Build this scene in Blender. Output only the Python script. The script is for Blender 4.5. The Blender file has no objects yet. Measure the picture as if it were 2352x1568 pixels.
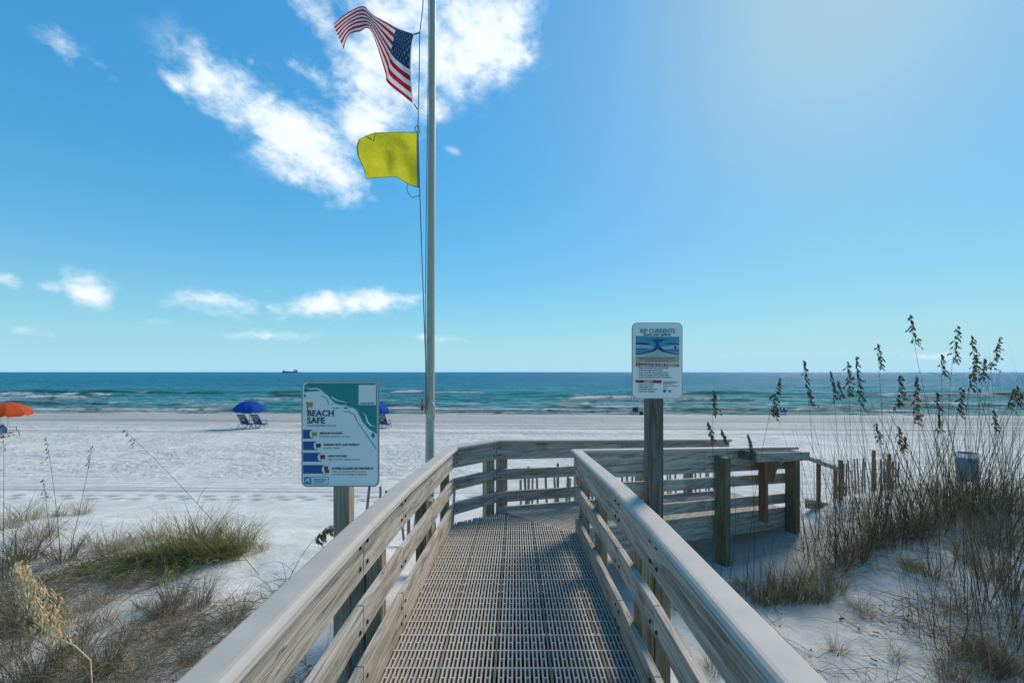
import bpy, bmesh, math, random
import numpy as np
from mathutils import Vector, Matrix

random.seed(7)
rng = np.random.default_rng(11)
scene = bpy.context.scene
C = scene.collection
R = math.radians
PI = math.pi

# ------------------------------------------------------------------ camera
cam_d = bpy.data.cameras.new('camera')
cam = bpy.data.objects.new('camera', cam_d)
C.objects.link(cam)
EYE = 1.60
FOC, CX, CY = 950.0, 1184.0, 854.0      # focal length and principal point for a 2352 px wide picture
cam.location = (0, 0, EYE)
cam.rotation_euler = (R(90), 0, 0)
cam_d.sensor_width = 36
cam_d.lens = 36 * FOC / 2352
cam_d.shift_x = -8 / 2352
cam_d.shift_y = 70 / 2352
cam_d.clip_start = 0.05
cam_d.clip_end = 60000
scene.camera = cam

# ------------------------------------------------------------------ sun, sky, exposure
SUN_AZ, SUN_EL = R(39.2), R(38.4)       # clockwise from +Y, above the horizon
sun_dir = Vector((math.sin(SUN_AZ) * math.cos(SUN_EL), math.cos(SUN_AZ) * math.cos(SUN_EL), math.sin(SUN_EL)))
sl = bpy.data.lights.new('sun', 'SUN')
sl.energy = 1.264
sl.angle = R(18.0)
sl.color = (1.0, 0.91, 0.78)
so = bpy.data.objects.new('sun', sl)
C.objects.link(so)
so.rotation_euler = sun_dir.to_track_quat('Z', 'Y').to_euler()

scene.view_settings.view_transform = 'Standard'
scene.view_settings.look = 'None'
scene.view_settings.gamma = 1
scene.view_settings.use_curve_mapping = False
scene.view_settings.exposure = 1.419
scene.cycles.use_denoising = True
scene.cycles.max_bounces = 6
scene.cycles.diffuse_bounces = 3
scene.cycles.transparent_max_bounces = 6

SKY_STRENGTH = 0.0500
SKY_ROLL = 0.45
HORIZON = (2.9, 5.5, 7.6)


def at(px, py, Y):
    """world point seen at a pixel of the 2352 px wide picture, Y metres ahead"""
    return Vector(((px - CX) / FOC * Y, Y, EYE - (py - CY) / FOC * Y))


def pdir(px, py):
    return Vector(((px - CX) / FOC, 1.0, -(py - CY) / FOC)).normalized()


class NT:
    """small helper to write node graphs"""
    def __init__(self, tree):
        self.t = tree
        self.n = tree.nodes
        self.l = tree.links

    def node(self, kind, **kw):
        nd = self.n.new(kind)
        for k, v in kw.items():
            setattr(nd, k, v)
        return nd

    def link(self, a, b):
        self.l.new(a, b)

    def setin(self, sock, v):
        if isinstance(v, bpy.types.NodeSocket):
            self.l.new(v, sock)
        else:
            sock.default_value = v

    def math(self, op, a, b=None, c=None, clamp=False):
        nd = self.node('ShaderNodeMath', operation=op, use_clamp=clamp)
        self.setin(nd.inputs[0], a)
        if b is not None:
            self.setin(nd.inputs[1], b)
        if c is not None:
            self.setin(nd.inputs[2], c)
        return nd.outputs[0]

    def vmath(self, op, a, b=None, out=0):
        nd = self.node('ShaderNodeVectorMath', operation=op)
        self.setin(nd.inputs[0], a)
        if b is not None:
            self.setin(nd.inputs[1], b)
        return nd.outputs['Value'] if op in ('DOT_PRODUCT', 'LENGTH') else nd.outputs[0]

    def mix(self, fac, a, b):
        nd = self.node('ShaderNodeMix', data_type='RGBA')
        self.setin(nd.inputs['Factor'], fac)
        for s, v in ((nd.inputs[6], a), (nd.inputs[7], b)):
            if isinstance(v, (tuple, list)):
                v = tuple(v) + (1,) * (4 - len(v))
            self.setin(s, v)
        return nd.outputs[2]

    def noise(self, vec, scale, detail=4, rough=0.55, dist=0.0):
        nd = self.node('ShaderNodeTexNoise')
        if vec is not None:
            self.link(vec, nd.inputs['Vector'])
        nd.inputs['Scale'].default_value = scale
        nd.inputs['Detail'].default_value = detail
        nd.inputs['Roughness'].default_value = rough
        nd.inputs['Distortion'].default_value = dist
        return nd.outputs['Fac']

    def ramp(self, fac, stops, interp='LINEAR'):
        nd = self.node('ShaderNodeValToRGB')
        nd.color_ramp.interpolation = interp
        el = nd.color_ramp.elements
        while len(el) < len(stops):
            el.new(0.5)
        for e, (p, c) in zip(el, stops):
            e.position = p
            e.color = (c, c, c, 1) if isinstance(c, (int, float)) else tuple(c) + (1,) * (4 - len(c))
        self.setin(nd.inputs[0], fac)
        return nd.outputs[0]

    def step(self, x, lo, hi):
        nd = self.node('ShaderNodeMapRange', interpolation_type='SMOOTHSTEP')
        self.setin(nd.inputs[0], x)
        nd.inputs[1].default_value = lo
        nd.inputs[2].default_value = hi
        return nd.outputs[0]

    def mapping(self, vec, scale=(1, 1, 1), rot=(0, 0, 0), loc=(0, 0, 0)):
        nd = self.node('ShaderNodeMapping')
        self.link(vec, nd.inputs[0])
        nd.inputs['Location'].default_value = loc
        nd.inputs['Rotation'].default_value = rot
        nd.inputs['Scale'].default_value = scale
        return nd.outputs[0]


world = bpy.data.worlds.new('World')
scene.world = world
world.use_nodes = True
world.cycles.sampling_method = 'MANUAL'
world.cycles.sample_map_resolution = 256
w = NT(world.node_tree)
w.n.clear()
wout = w.node('ShaderNodeOutputWorld')
bg = w.node('ShaderNodeBackground')
bg.inputs['Strength'].default_value = SKY_STRENGTH
w.link(bg.outputs[0], wout.inputs[0])
sky = w.node('ShaderNodeTexSky', sky_type='NISHITA')
sky.sun_disc = False
sky.sun_elevation = SUN_EL
sky.sun_rotation = SUN_AZ
sky.altitude = 0
sky.air_density = 1.0
sky.dust_density = 0.35
sky.ozone_density = 3.0
# hazy marine air: the bright aureole and the warm horizon are evened out
dens_k = w.math('ADD', 1.0, w.math('MULTIPLY', w.vmath('DOT_PRODUCT', sky.outputs[0], (0.3, 0.5, 0.2)), SKY_ROLL))
even = w.node('ShaderNodeVectorMath', operation='SCALE')
w.link(sky.outputs[0], even.inputs[0])
w.link(w.math('DIVIDE', 1.0 + SKY_ROLL * 4.0, dens_k), even.inputs['Scale'])
hsv = w.node('ShaderNodeHueSaturation')
hsv.inputs['Hue'].default_value = 0.490
hsv.inputs['Saturation'].default_value = 1.28
hsv.inputs['Value'].default_value = 1.0
w.link(even.outputs[0], hsv.inputs['Color'])
tc = w.node('ShaderNodeTexCoord')
dirv = tc.outputs['Generated']
# cumulus groups: centre and semi-axes as picture directions, (px, py, half length, half height, tilt in degrees, strength)
CLOUDS = [
    (1105, 45, 125, 120, 20, 1.25), (1010, 120, 100, 120, 0, 1.1), (880, 150, 130, 95, 40, 1.15), (745, 60, 95, 42, 55, 1.0),
    (850, 290, 120, 62, 55, 1.0), (700, 150, 85, 38, 40, 0.6), (930, 25, 130, 60, 0, 1.0), (1000, 230, 45, 60, 0, 0.75),
    (560, 235, 155, 62, 35, 1.1), (690, 325, 160, 75, 38, 1.25), (400, 190, 58, 17, 52, 0.75), (785, 370, 75, 28, 30, 0.65),
    (140, 108, 72, 26, 48, 0.85), (235, 165, 70, 20, 45, 0.55), (388, 112, 20, 8, 20, 0.4), (460, 205, 45, 24, 45, 0.55), (575, 140, 20, 14, -60, 0.5),
    (205, 668, 72, 34, 28, 1.15), (122, 660, 36, 17, 10, 0.75), (20, 645, 45, 20, 30, 0.65),
    (485, 695, 100, 36, 5, 1.05), (385, 692, 50, 13, 0, 0.55), (610, 668, 26, 11, 0, 0.7), (617, 705, 16, 8, 0, 0.5),
    (735, 703, 92, 27, -3, 1.1), (855, 692, 110, 27, -4, 1.1), (940, 682, 55, 12, -2, 0.7),
    (615, 770, 95, 13, 0, 0.75), (90, 762, 75, 13, 2, 0.68), (370, 735, 70, 15, 0, 0.6), (1030, 778, 70, 10, 5, 0.65), (1050, 690, 22, 6, 0, 0.4),
    (2115, 817, 90, 10, 0, 0.65), (1040, 345, 22, 10, 20, 0.35),
]
cover = None
for px, py, a, b, tilt, st in CLOUDS:
    c0 = pdir(px, py)
    t = R(tilt)
    e1 = (pdir(px + 10 * math.cos(t), py + 10 * math.sin(t)) - c0) / 10.0
    e2 = (pdir(px - 10 * math.sin(t), py + 10 * math.cos(t)) - c0) / 10.0
    u1 = e1 / e1.length_squared / a
    u2 = e2 - u1.normalized() * e2.dot(u1.normalized())
    u2 = u2 / u2.length_squared / b
    # keep both axes tangent so that the centre direction maps to zero
    d1 = w.math('SUBTRACT', w.vmath('DOT_PRODUCT', dirv, tuple(u1)), c0.dot(u1))
    d2 = w.math('SUBTRACT', w.vmath('DOT_PRODUCT', dirv, tuple(u2)), c0.dot(u2))
    r2 = w.math('ADD', w.math('MULTIPLY', d1, d1), w.math('MULTIPLY', d2, d2))
    front = w.math('GREATER_THAN', w.vmath('DOT_PRODUCT', dirv, tuple(c0)), 0.5)
    m = w.math('MULTIPLY', w.math('EXPONENT', w.math('MULTIPLY', r2, -0.8)), w.math('MULTIPLY', front, st))
    cover = m if cover is None else w.math('MAXIMUM', cover, m)
stretch = w.mapping(dirv, scale=(1, 1, 1.5), rot=(0, R(-32), 0))
n1 = w.noise(stretch, 9.0, 9, 0.60, 0.25)
n2 = w.noise(stretch, 26.0, 6, 0.6, 0.2)
nn = w.math('ADD', w.math('MULTIPLY', n1, 0.68), w.math('MULTIPLY', n2, 0.32))
dens = w.math('ADD', cover, w.math('MULTIPLY', w.math('SUBTRACT', nn, 0.5), 3.6))
alpha = w.step(dens, 0.16, 1.12)
alpha = w.math('MULTIPLY', alpha, w.step(cover, 0.05, 0.42))
alpha = w.math('MULTIPLY', alpha, 0.94)
thick = w.step(w.math('ADD', dens, w.math('MULTIPLY', n2, 0.5)), 0.70, 1.75)
ccol = w.mix(thick, (5.3, 6.6, 7.7), (7.9, 8.2, 8.3))
sepd = w.node('ShaderNodeSeparateXYZ')
w.link(w.vmath('NORMALIZE', dirv), sepd.inputs[0])
low = w.math('POWER', w.math('SUBTRACT', 1.0, w.math('ABSOLUTE', sepd.outputs[2])), 9.0)
blue = w.vmath('MULTIPLY', hsv.outputs[0], (0.76, 1.04, 1.0))
clear = w.mix(w.math('MULTIPLY', low, 0.88), blue, HORIZON)
skyc = w.mix(alpha, clear, ccol)
w.link(skyc, bg.inputs['Color'])


# ------------------------------------------------------------------ materials
def pmat(name, base=(0.5, 0.5, 0.5), rough=0.6, metal=0.0, spec=0.5):
    m = bpy.data.materials.new(name)
    m.use_nodes = True
    g = NT(m.node_tree)
    b = g.n['Principled BSDF']
    b.inputs['Base Color'].default_value = tuple(base) + (1,)
    b.inputs['Roughness'].default_value = rough
    b.inputs['Metallic'].default_value = metal
    b.inputs['Specular IOR Level'].default_value = spec
    return m, g, b


def plain(name, base, rough=0.6, metal=0.0, var=0.12, scale=30.0):
    """one colour with a little mottling and wear"""
    m, g, b = pmat(name, base, rough, metal)
    tcn = g.node('ShaderNodeTexCoord')
    n = g.noise(tcn.outputs['Object'], scale, 5, 0.6)
    f = g.math('ADD', g.math('MULTIPLY', n, 2 * var), 1 - var)
    col = g.node('ShaderNodeMix', data_type='RGBA', blend_type='MULTIPLY')
    col.inputs[0].default_value = 1
    col.inputs[6].default_value = tuple(base) + (1,)
    g.link(f, col.inputs[7])
    g.link(col.outputs[2], b.inputs['Base Color'])
    return m


def wood(name, light, dark, axis='X', rough=0.85, knots=0.6, bump=0.5, green=None):
    m, g, b = pmat(name, light, rough, spec=0.2)
    tcn = g.node('ShaderNodeTexCoord')
    oi = g.node('ShaderNodeObjectInfo')
    off = g.node('ShaderNodeCombineXYZ')
    g.link(g.math('MULTIPLY', oi.outputs['Random'], 53.0), off.inputs[0])
    g.link(g.math('MULTIPLY', oi.outputs['Random'], 31.0), off.inputs[1])
    g.link(g.math('MULTIPLY', oi.outputs['Random'], 17.0), off.inputs[2])
    v = g.vmath('ADD', tcn.outputs['Object'], off.outputs[0])
    lo, hi = (2.2, 24.0)
    s1 = (lo, hi, hi) if axis == 'X' else (hi, hi, lo)
    s2 = (2.0, 170, 170) if axis == 'X' else (170, 170, 2.0)
    s3 = (2.2, 9, 9) if axis == 'X' else (9, 9, 2.2)
    grain = g.noise(g.mapping(v, s1), 1.0, 6, 0.6, 0.9)
    fine = g.noise(g.mapping(v, s2), 1.0, 4, 0.65)
    blot = g.noise(v, 3.0, 5, 0.6)
    vor = g.node('ShaderNodeTexVoronoi')
    g.link(g.mapping(v, s3), vor.inputs['Vector'])
    vor.inputs['Scale'].default_value = 0.8
    knot = g.math('SUBTRACT', 1.0, g.step(vor.outputs['Distance'], 0.03, 0.16))
    f = g.math('ADD', g.math('MULTIPLY', grain, 0.55), g.math('MULTIPLY', fine, 0.45))
    f = g.step(f, 0.37, 0.60)
    crk = g.noise(g.mapping(v, (0.9, 55, 55) if axis == 'X' else (55, 55, 0.9)), 1.0, 2, 0.5, 0.6)
    crack = g.math('SUBTRACT', 1.0, g.step(g.math('ABSOLUTE', g.math('SUBTRACT', crk, 0.5)), 0.004, 0.020))
    crack = g.math('MULTIPLY', crack, g.step(blot, 0.48, 0.6))
    f = g.math('SUBTRACT', f, g.math('ADD', g.math('MULTIPLY', knot, knots), g.math('MULTIPLY', crack, 0.8)), clamp=True)
    col = g.mix(f, dark, light)
    # weather stains and piece-to-piece differences
    tint = g.math('ADD', 0.72, g.math('ADD', g.math('MULTIPLY', blot, 0.38), g.math('MULTIPLY', oi.outputs['Random'], 0.18)))
    mul = g.node('ShaderNodeMix', data_type='RGBA', blend_type='MULTIPLY')
    mul.inputs[0].default_value = 1
    g.link(col, mul.inputs[6])
    g.link(tint, mul.inputs[7])
    out = mul.outputs[2]
    if green:
        alg = g.noise(v, 1.7, 4, 0.6)
        out = g.mix(g.math('MULTIPLY', g.step(alg, 0.45, 0.7), 0.75), out, green)
    g.link(out, b.inputs['Base Color'])
    bp = g.node('ShaderNodeBump')
    bp.inputs['Strength'].default_value = bump
    bp.inputs['Distance'].default_value = 0.004
    g.link(g.math('SUBTRACT', g.math('ADD', g.math('MULTIPLY', fine, 0.6), grain), g.math('ADD', knot, g.math('MULTIPLY', crack, 1.5))), bp.inputs['Height'])
    g.link(bp.outputs[0], b.inputs['Normal'])
    return m


M = {}
M['board'] = wood('weathered_board', (0.56, 0.485, 0.40), (0.23, 0.19, 0.15), bump=0.8, knots=0.9)
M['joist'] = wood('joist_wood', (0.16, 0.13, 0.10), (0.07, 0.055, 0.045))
M['post'] = wood('treated_post', (0.36, 0.27, 0.17), (0.13, 0.10, 0.065), axis='Z', green=(0.11, 0.115, 0.055))
M['post_grey'] = wood('grey_post', (0.52, 0.42, 0.30), (0.25, 0.20, 0.14), axis='Z')
M['post_dark'] = wood('dark_sign_post', (0.23, 0.19, 0.16), (0.08, 0.068, 0.058), axis='Z')
M['redwood'] = wood('reddish_board', (0.32, 0.17, 0.10), (0.14, 0.075, 0.045), axis='Z')
M['slat'] = wood('fence_slat', (0.38, 0.31, 0.26), (0.18, 0.14, 0.115), axis='Z')
M['greyslat'] = wood('shelf_slat', (0.12, 0.10, 0.085), (0.05, 0.04, 0.035))
M['cap'] = plain('composite_cap', (0.46, 0.405, 0.35), 0.7, var=0.2, scale=9)
M['grate'] = plain('grating_plastic', (0.47, 0.415, 0.355), 0.6, var=0.25, scale=5)
M['steel'] = plain('galvanised_steel', (0.30, 0.30, 0.29), 0.45, 0.6, var=0.2, scale=25)
M['rust'] = plain('rusty_steel', (0.05, 0.03, 0.02), 0.8, 0.2)
M['pole'] = plain('weathered_pole', (0.44, 0.43, 0.35), 0.55, 0.0, var=0.22, scale=14)
M['rope'] = plain('halyard_rope', (0.20, 0.20, 0.19), 0.9)
M['paleRope'] = plain('pale_rope', (0.55, 0.52, 0.43), 0.9)
M['sign_white'] = plain('sign_face', (0.84, 0.80, 0.74), 0.55, var=0.05, scale=4)
M['teal'] = plain('print_teal', (0.0, 0.24, 0.235), 0.5, var=0.08, scale=5)
M['foamprint'] = plain('print_foam', (0.82, 0.79, 0.75), 0.5, var=0.04)
M['navy'] = plain('print_navy', (0.02, 0.025, 0.12), 0.5)
M['blueprint'] = plain('print_blue', (0.01, 0.075, 0.26), 0.5)
M['ink'] = plain('print_ink', (0.03, 0.035, 0.06), 0.5)
M['redprint'] = plain('print_red', (0.28, 0.01, 0.04), 0.5)
M['goldprint'] = plain('print_gold', (0.42, 0.27, 0.03), 0.5)
M['skyprint'] = plain('print_sky', (0.05, 0.30, 0.42), 0.5)
M['paleprint'] = plain('print_pale_water', (0.33, 0.50, 0.50), 0.5)
M['sandprint'] = plain('print_sand', (0.42, 0.40, 0.27), 0.5)
M['black'] = plain('black_cloth', (0.012, 0.012, 0.014), 0.8)
M['darkframe'] = plain('dark_frame', (0.03, 0.03, 0.035), 0.5, 0.3)
M['chairblue'] = plain('sling_blue', (0.02, 0.09, 0.24), 0.8)
M['chairteal'] = plain('sling_teal', (0.10, 0.24, 0.30), 0.8)
M['chairnavy'] = plain('sling_navy', (0.008, 0.018, 0.085), 0.8)
M['white'] = plain('white_cloth', (0.75, 0.75, 0.74), 0.8)
M['darkgreen'] = plain('dark_green_cloth', (0.02, 0.06, 0.06), 0.85)
M['bag_green'] = plain('olive_bag', (0.05, 0.07, 0.04), 0.85)
M['barrel'] = plain('barrel_plastic', (0.05, 0.17, 0.24), 0.5, var=0.2)
M['skin'] = plain('skin', (0.42, 0.22, 0.14), 0.6)
M['hair'] = plain('hair', (0.012, 0.01, 0.01), 0.7)
M['shorts'] = plain('shorts', (0.10, 0.11, 0.17), 0.85)
M['hull'] = plain('ship_hull', (0.02, 0.025, 0.03), 0.6, scale=0.3)
M['shipwhite'] = plain('ship_white', (0.65, 0.65, 0.64), 0.6, scale=0.3)
M['shipred'] = plain('ship_red', (0.30, 0.03, 0.02), 0.6, scale=0.3)


def cloth(name, base, trans=0.45, rough=0.8):
    m, g, b = pmat(name, base, rough, spec=0.15)
    tcn = g.node('ShaderNodeTexCoord')
    n = g.noise(tcn.outputs['Object'], 7, 6, 0.65)
    f = g.math('ADD', g.math('MULTIPLY', n, 0.55), 0.70)
    mul = g.node('ShaderNodeMix', data_type='RGBA', blend_type='MULTIPLY')
    mul.inputs[0].default_value = 1
    mul.inputs[6].default_value = tuple(base) + (1,)
    g.link(f, mul.inputs[7])
    g.link(mul.outputs[2], b.inputs['Base Color'])
    tr = g.node('ShaderNodeBsdfTranslucent')
    g.link(mul.outputs[2], tr.inputs['Color'])
    ms = g.node('ShaderNodeMixShader')
    ms.inputs[0].default_value = trans
    g.link(b.outputs[0], ms.inputs[1])
    g.link(tr.outputs[0], ms.inputs[2])
    g.link(ms.outputs[0], g.n['Material Output'].inputs['Surface'])
    wv = g.noise(tcn.outputs['Object'], 9, 4, 0.5)
    bp = g.node('ShaderNodeBump')
    bp.inputs['Strength'].default_value = 0.7
    bp.inputs['Distance'].default_value = 0.03
    g.link(wv, bp.inputs['Height'])
    g.link(bp.outputs[0], b.inputs['Normal'])
    g.link(bp.outputs[0], tr.inputs['Normal'])
    return m


M['flagred'] = cloth('flag_red', (0.42, 0.015, 0.035))
M['flagwhite'] = cloth('flag_white', (0.66, 0.66, 0.68))
M['flagblue'] = cloth('flag_blue', (0.02, 0.045, 0.12))
M['flagyellow'] = cloth('flag_yellow', (0.56, 0.52, 0.03), 0.6)
M['hem'] = cloth('flag_hem', (0.20, 0.17, 0.01), 0.3)
M['umb_blue'] = cloth('umbrella_blue', (0.01, 0.085, 0.42), 0.35)
M['umb_orange'] = cloth('umbrella_orange', (0.66, 0.10, 0.03), 0.35)


def leaf(name, c1, c2, trans=0.3):
    m, g, b = pmat(name, c1, 0.75, spec=0.2)
    gi = g.node('ShaderNodeNewGeometry')
    n = g.noise(gi.outputs['Position'], 14, 3, 0.6)
    col = g.mix(g.step(g.math('ADD', g.math('MULTIPLY', n, 0.35), g.math('MULTIPLY', gi.outputs['Random Per Island'], 0.65)), 0.15, 0.85), c1, c2)
    g.link(col, b.inputs['Base Color'])
    tr = g.node('ShaderNodeBsdfTranslucent')
    g.link(col, tr.inputs['Color'])
    ms = g.node('ShaderNodeMixShader')
    ms.inputs[0].default_value = trans
    g.link(b.outputs[0], ms.inputs[1])
    g.link(tr.outputs[0], ms.inputs[2])
    g.link(ms.outputs[0], g.n['Material Output'].inputs['Surface'])
    return m


M['grass_green'] = leaf('dune_grass_green', (0.19, 0.19, 0.05), (0.40, 0.35, 0.16))
M['grass_dry'] = leaf('dune_grass_dry', (0.22, 0.175, 0.105), (0.56, 0.46, 0.30))
M['grass_dark'] = leaf('dune_grass_dark', (0.12, 0.10, 0.055), (0.34, 0.275, 0.16))
M['stem'] = leaf('oat_stem', (0.055, 0.048, 0.036), (0.12, 0.10, 0.07))
M['oathead'] = leaf('oat_spikelet', (0.12, 0.088, 0.048), (0.32, 0.235, 0.125), 0.4)
M['oatbrown'] = leaf('oat_spikelet_brown', (0.36, 0.23, 0.13), (0.62, 0.45, 0.29), 0.4)
M['oatpale'] = leaf('oat_spikelet_pale', (0.80, 0.58, 0.30), (0.92, 0.76, 0.48))
M['twig'] = leaf('dry_twig', (0.19, 0.14, 0.10), (0.46, 0.36, 0.265), 0.1)
M['litter'] = leaf('brown_litter', (0.27, 0.19, 0.13), (0.46, 0.35, 0.26), 0.1)
M['vine'] = leaf('ground_vine_green', (0.13, 0.17, 0.03), (0.27, 0.29, 0.08))


# ------------------------------------------------------------------ builders
def new_obj(name, mesh, mat=None, parent=None, smooth=False):
    if mat is not None and len(mesh.materials) == 0:
        mesh.materials.append(mat if isinstance(mat, bpy.types.Material) else M[mat])
    o = bpy.data.objects.new(name, mesh)
    C.objects.link(o)
    if parent is not None:
        o.parent = parent
    if smooth:
        mesh.polygons.foreach_set('use_smooth', np.ones(len(mesh.polygons), dtype=bool))
    return o


def pydata(name, verts, faces, mat=None, parent=None, smooth=False):
    me = bpy.data.meshes.new(name)
    me.from_pydata([tuple(v) for v in verts], [], faces)
    me.update()
    return new_obj(name, me, mat, parent, smooth)


def bmobj(name, bm, mat=None, parent=None, smooth=False):
    me = bpy.data.meshes.new(name)
    bm.normal_update()
    bm.to_mesh(me)
    bm.free()
    return new_obj(name, me, mat, parent, smooth)


def empty(name, loc=(0, 0, 0), rz=0.0):
    o = bpy.data.objects.new(name, None)
    C.objects.link(o)
    o.location = loc
    o.rotation_euler = (0, 0, rz)
    o.empty_display_size = 0.2
    return o


def tag(o, label=None, cat=None, group=None, kind=None):
    if label:
        o['label'] = label
    if cat:
        o['category'] = cat
    if group:
        o['group'] = group
    if kind:
        o['kind'] = kind
    return o


class MB:
    """collects verts and faces of one mesh"""
    def __init__(self):
        self.v = []
        self.f = []

    def box(self, lo, hi):
        x0, y0, z0 = lo
        x1, y1, z1 = hi
        n = len(self.v)
        self.v += [(x0, y0, z0), (x1, y0, z0), (x1, y1, z0), (x0, y1, z0), (x0, y0, z1), (x1, y0, z1), (x1, y1, z1), (x0, y1, z1)]
        self.f += [tuple(n + i for i in q) for q in ((0, 3, 2, 1), (4, 5, 6, 7), (0, 1, 5, 4), (1, 2, 6, 5), (2, 3, 7, 6), (3, 0, 4, 7))]

    def tube(self, pts, rad, seg=8, caps=True):
        pts = [Vector(p) for p in pts]
        rads = rad if isinstance(rad, (list, tuple)) else [rad] * len(pts)
        n0 = len(self.v)
        prev = None
        for i, p in enumerate(pts):
            d = (pts[min(i + 1, len(pts) - 1)] - pts[max(i - 1, 0)]).normalized()
            ref = Vector((0, 0, 1)) if abs(d.z) < 0.95 else Vector((0, 1, 0))
            a = d.cross(ref).normalized() if prev is None else (prev - d * prev.dot(d)).normalized()
            b = d.cross(a)
            prev = a
            for k in range(seg):
                t = 2 * PI * k / seg
                self.v.append(tuple(p + (a * math.cos(t) + b * math.sin(t)) * rads[i]))
        for i in range(len(pts) - 1):
            for k in range(seg):
                k2 = (k + 1) % seg
                self.f.append((n0 + i * seg + k, n0 + i * seg + k2, n0 + (i + 1) * seg + k2, n0 + (i + 1) * seg + k))
        if caps:
            self.f.append(tuple(n0 + k for k in range(seg))[::-1])
            self.f.append(tuple(n0 + (len(pts) - 1) * seg + k for k in range(seg)))

    def strip(self, pts, widths, side):
        """flat ribbon"""
        n0 = len(self.v)
        for p, wd in zip(pts, widths):
            self.v.append((p[0] - side[0] * wd, p[1] - side[1] * wd, p[2] - side[2] * wd))
            self.v.append((p[0] + side[0] * wd, p[1] + side[1] * wd, p[2] + side[2] * wd))
        for i in range(len(pts) - 1):
            a = n0 + 2 * i
            self.f.append((a, a + 1, a + 3, a + 2))

    def build(self, name, mat=None, parent=None, smooth=False):
        return pydata(name, self.v, self.f, mat, parent, smooth)


def chamfer_box(name, lo, hi, mat, parent=None, b=0.003):
    bm = bmesh.new()
    mb = MB()
    mb.box(lo, hi)
    vs = [bm.verts.new(v) for v in mb.v]
    for f in mb.f:
        bm.faces.new([vs[i] for i in f])
    bmesh.ops.bevel(bm, geom=bm.edges[:], offset=b, segments=1, affect='EDGES')
    return bmobj(name, bm, mat, parent)


def lerp(a, b, t):
    return a + (b - a) * t


# ------------------------------------------------------------------ terrain
def _hash(ix, iy, seed):
    h = (ix * 374761393 + iy * 668265263 + seed * 1442695041) & 0xffffffff
    h = ((h ^ (h >> 13)) * 1274126177) & 0xffffffff
    return ((h ^ (h >> 16)) & 0xffff) / 65535.0


def vnoise(x, y, seed=0):
    x = np.asarray(x, float)
    y = np.asarray(y, float)
    ix = np.floor(x).astype(np.int64)
    iy = np.floor(y).astype(np.int64)
    fx = x - ix
    fy = y - iy
    fx = fx * fx * (3 - 2 * fx)
    fy = fy * fy * (3 - 2 * fy)
    a = _hash(ix, iy, seed)
    b = _hash(ix + 1, iy, seed)
    c = _hash(ix, iy + 1, seed)
    d = _hash(ix + 1, iy + 1, seed)
    return (a * (1 - fx) + b * fx) * (1 - fy) + (c * (1 - fx) + d * fx) * fy


def fbm(x, y, seed=0, oct=4):
    s = 0
    a = 0.5
    for i in range(oct):
        s = s + a * vnoise(np.asarray(x) * 2 ** i, np.asarray(y) * 2 ** i, seed + i)
        a *= 0.5
    return s


SEA = -3.62


def sstep(x, a, b):
    t = np.clip((x - a) / (b - a), 0, 1)
    return t * t * (3 - 2 * t)


def ground(X, Y):
    X = np.asarray(X, float)
    Y = np.asarray(Y, float)
    beach = np.interp(Y + 0.028 * X, [-5, 7, 9, 13, 28, 42, 51, 60, 90], [-1.0, -1.2, -1.5, -1.8, -2.2, -2.9, SEA, -4.3, -6])
    mid = np.interp(Y, [-5, 2, 4, 5.5, 7], [-0.75, -0.75, -0.85, -1.0, -1.2])
    left = np.interp(Y, [-5, 2.5, 4.5, 5.4, 6.2, 7.5], [-0.55, -0.60, -0.66, -0.74, -1.0, -1.27])
    left = left + 0.30 * np.exp(-((X + 6.5) ** 2 / 5 + (Y - 6.6) ** 2 / 1.6)) + 0.12 * np.exp(-((X + 3.6) ** 2 / 1.2 + (Y - 5.2) ** 2 / 0.3))
    rv = np.interp(X, [1.2, 2.7, 3.6, 4.5, 6, 8, 12], [-0.85, -0.86, -0.70, -0.48, -0.24, 0.0, 0.05])
    right = rv + np.interp(Y, [-5, 2.2, 3.5, 5.0, 6.0], [0.28, 0.22, 0.14, 0.02, 0.0]) * sstep(X, 1.0, 3.0)
    wl = sstep(-X, 0.8, 1.9)
    wr = sstep(X, 0.8, 2.4)
    z = mid * (1 - wl) * (1 - wr) + left * wl + right * wr
    edge = np.where(X > 0, 6.4 - 0.03 * np.clip(X, 0, 8), 6.6)
    t = sstep(Y, edge, edge + np.where(X > 4, 2.6, 3.6))
    z = z * (1 - t) + np.minimum(beach, z) * t
    near = 1 - sstep(Y, 6.5, 10)
    z = z + near * (0.11 * (fbm(X * 0.9 + 3, Y * 0.9, 3, 4) - 0.47) + 0.05 * (fbm(X * 3.1, Y * 3.1, 9, 3) - 0.45)) * np.where(np.abs(X) < 0.9, 0.3, 1)
    return z


def gz(x, y):
    return float(ground(x, y))


def sand_detail(X, Y):
    """trampled and raked beach, footprints"""
    zone = sstep(Y, 12.0, 14.5) * (1 - sstep(Y, 27, 31)) + 0.35 * sstep(Y, 34, 38) * (1 - sstep(Y, 46, 49))
    tramp = 0.07 * (fbm(X * 1.1, Y * 2.2, 21, 3) - 0.45) * zone * (0.3 + fbm(X * 0.15, Y * 0.3, 22, 2))
    band = sstep(Y, 26, 28) * (1 - sstep(Y, 36, 40)) + 0.8 * sstep(Y, 10.6, 11.0) * (1 - sstep(Y, 12.2, 13))
    rake = 0.022 * np.sin(Y * 5.4 + 2 * fbm(X * 0.05, Y * 0.4, 5, 2)) * band * (0.4 + vnoise(X * 0.08, Y * 0.7, 31))
    return tramp + rake


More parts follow.
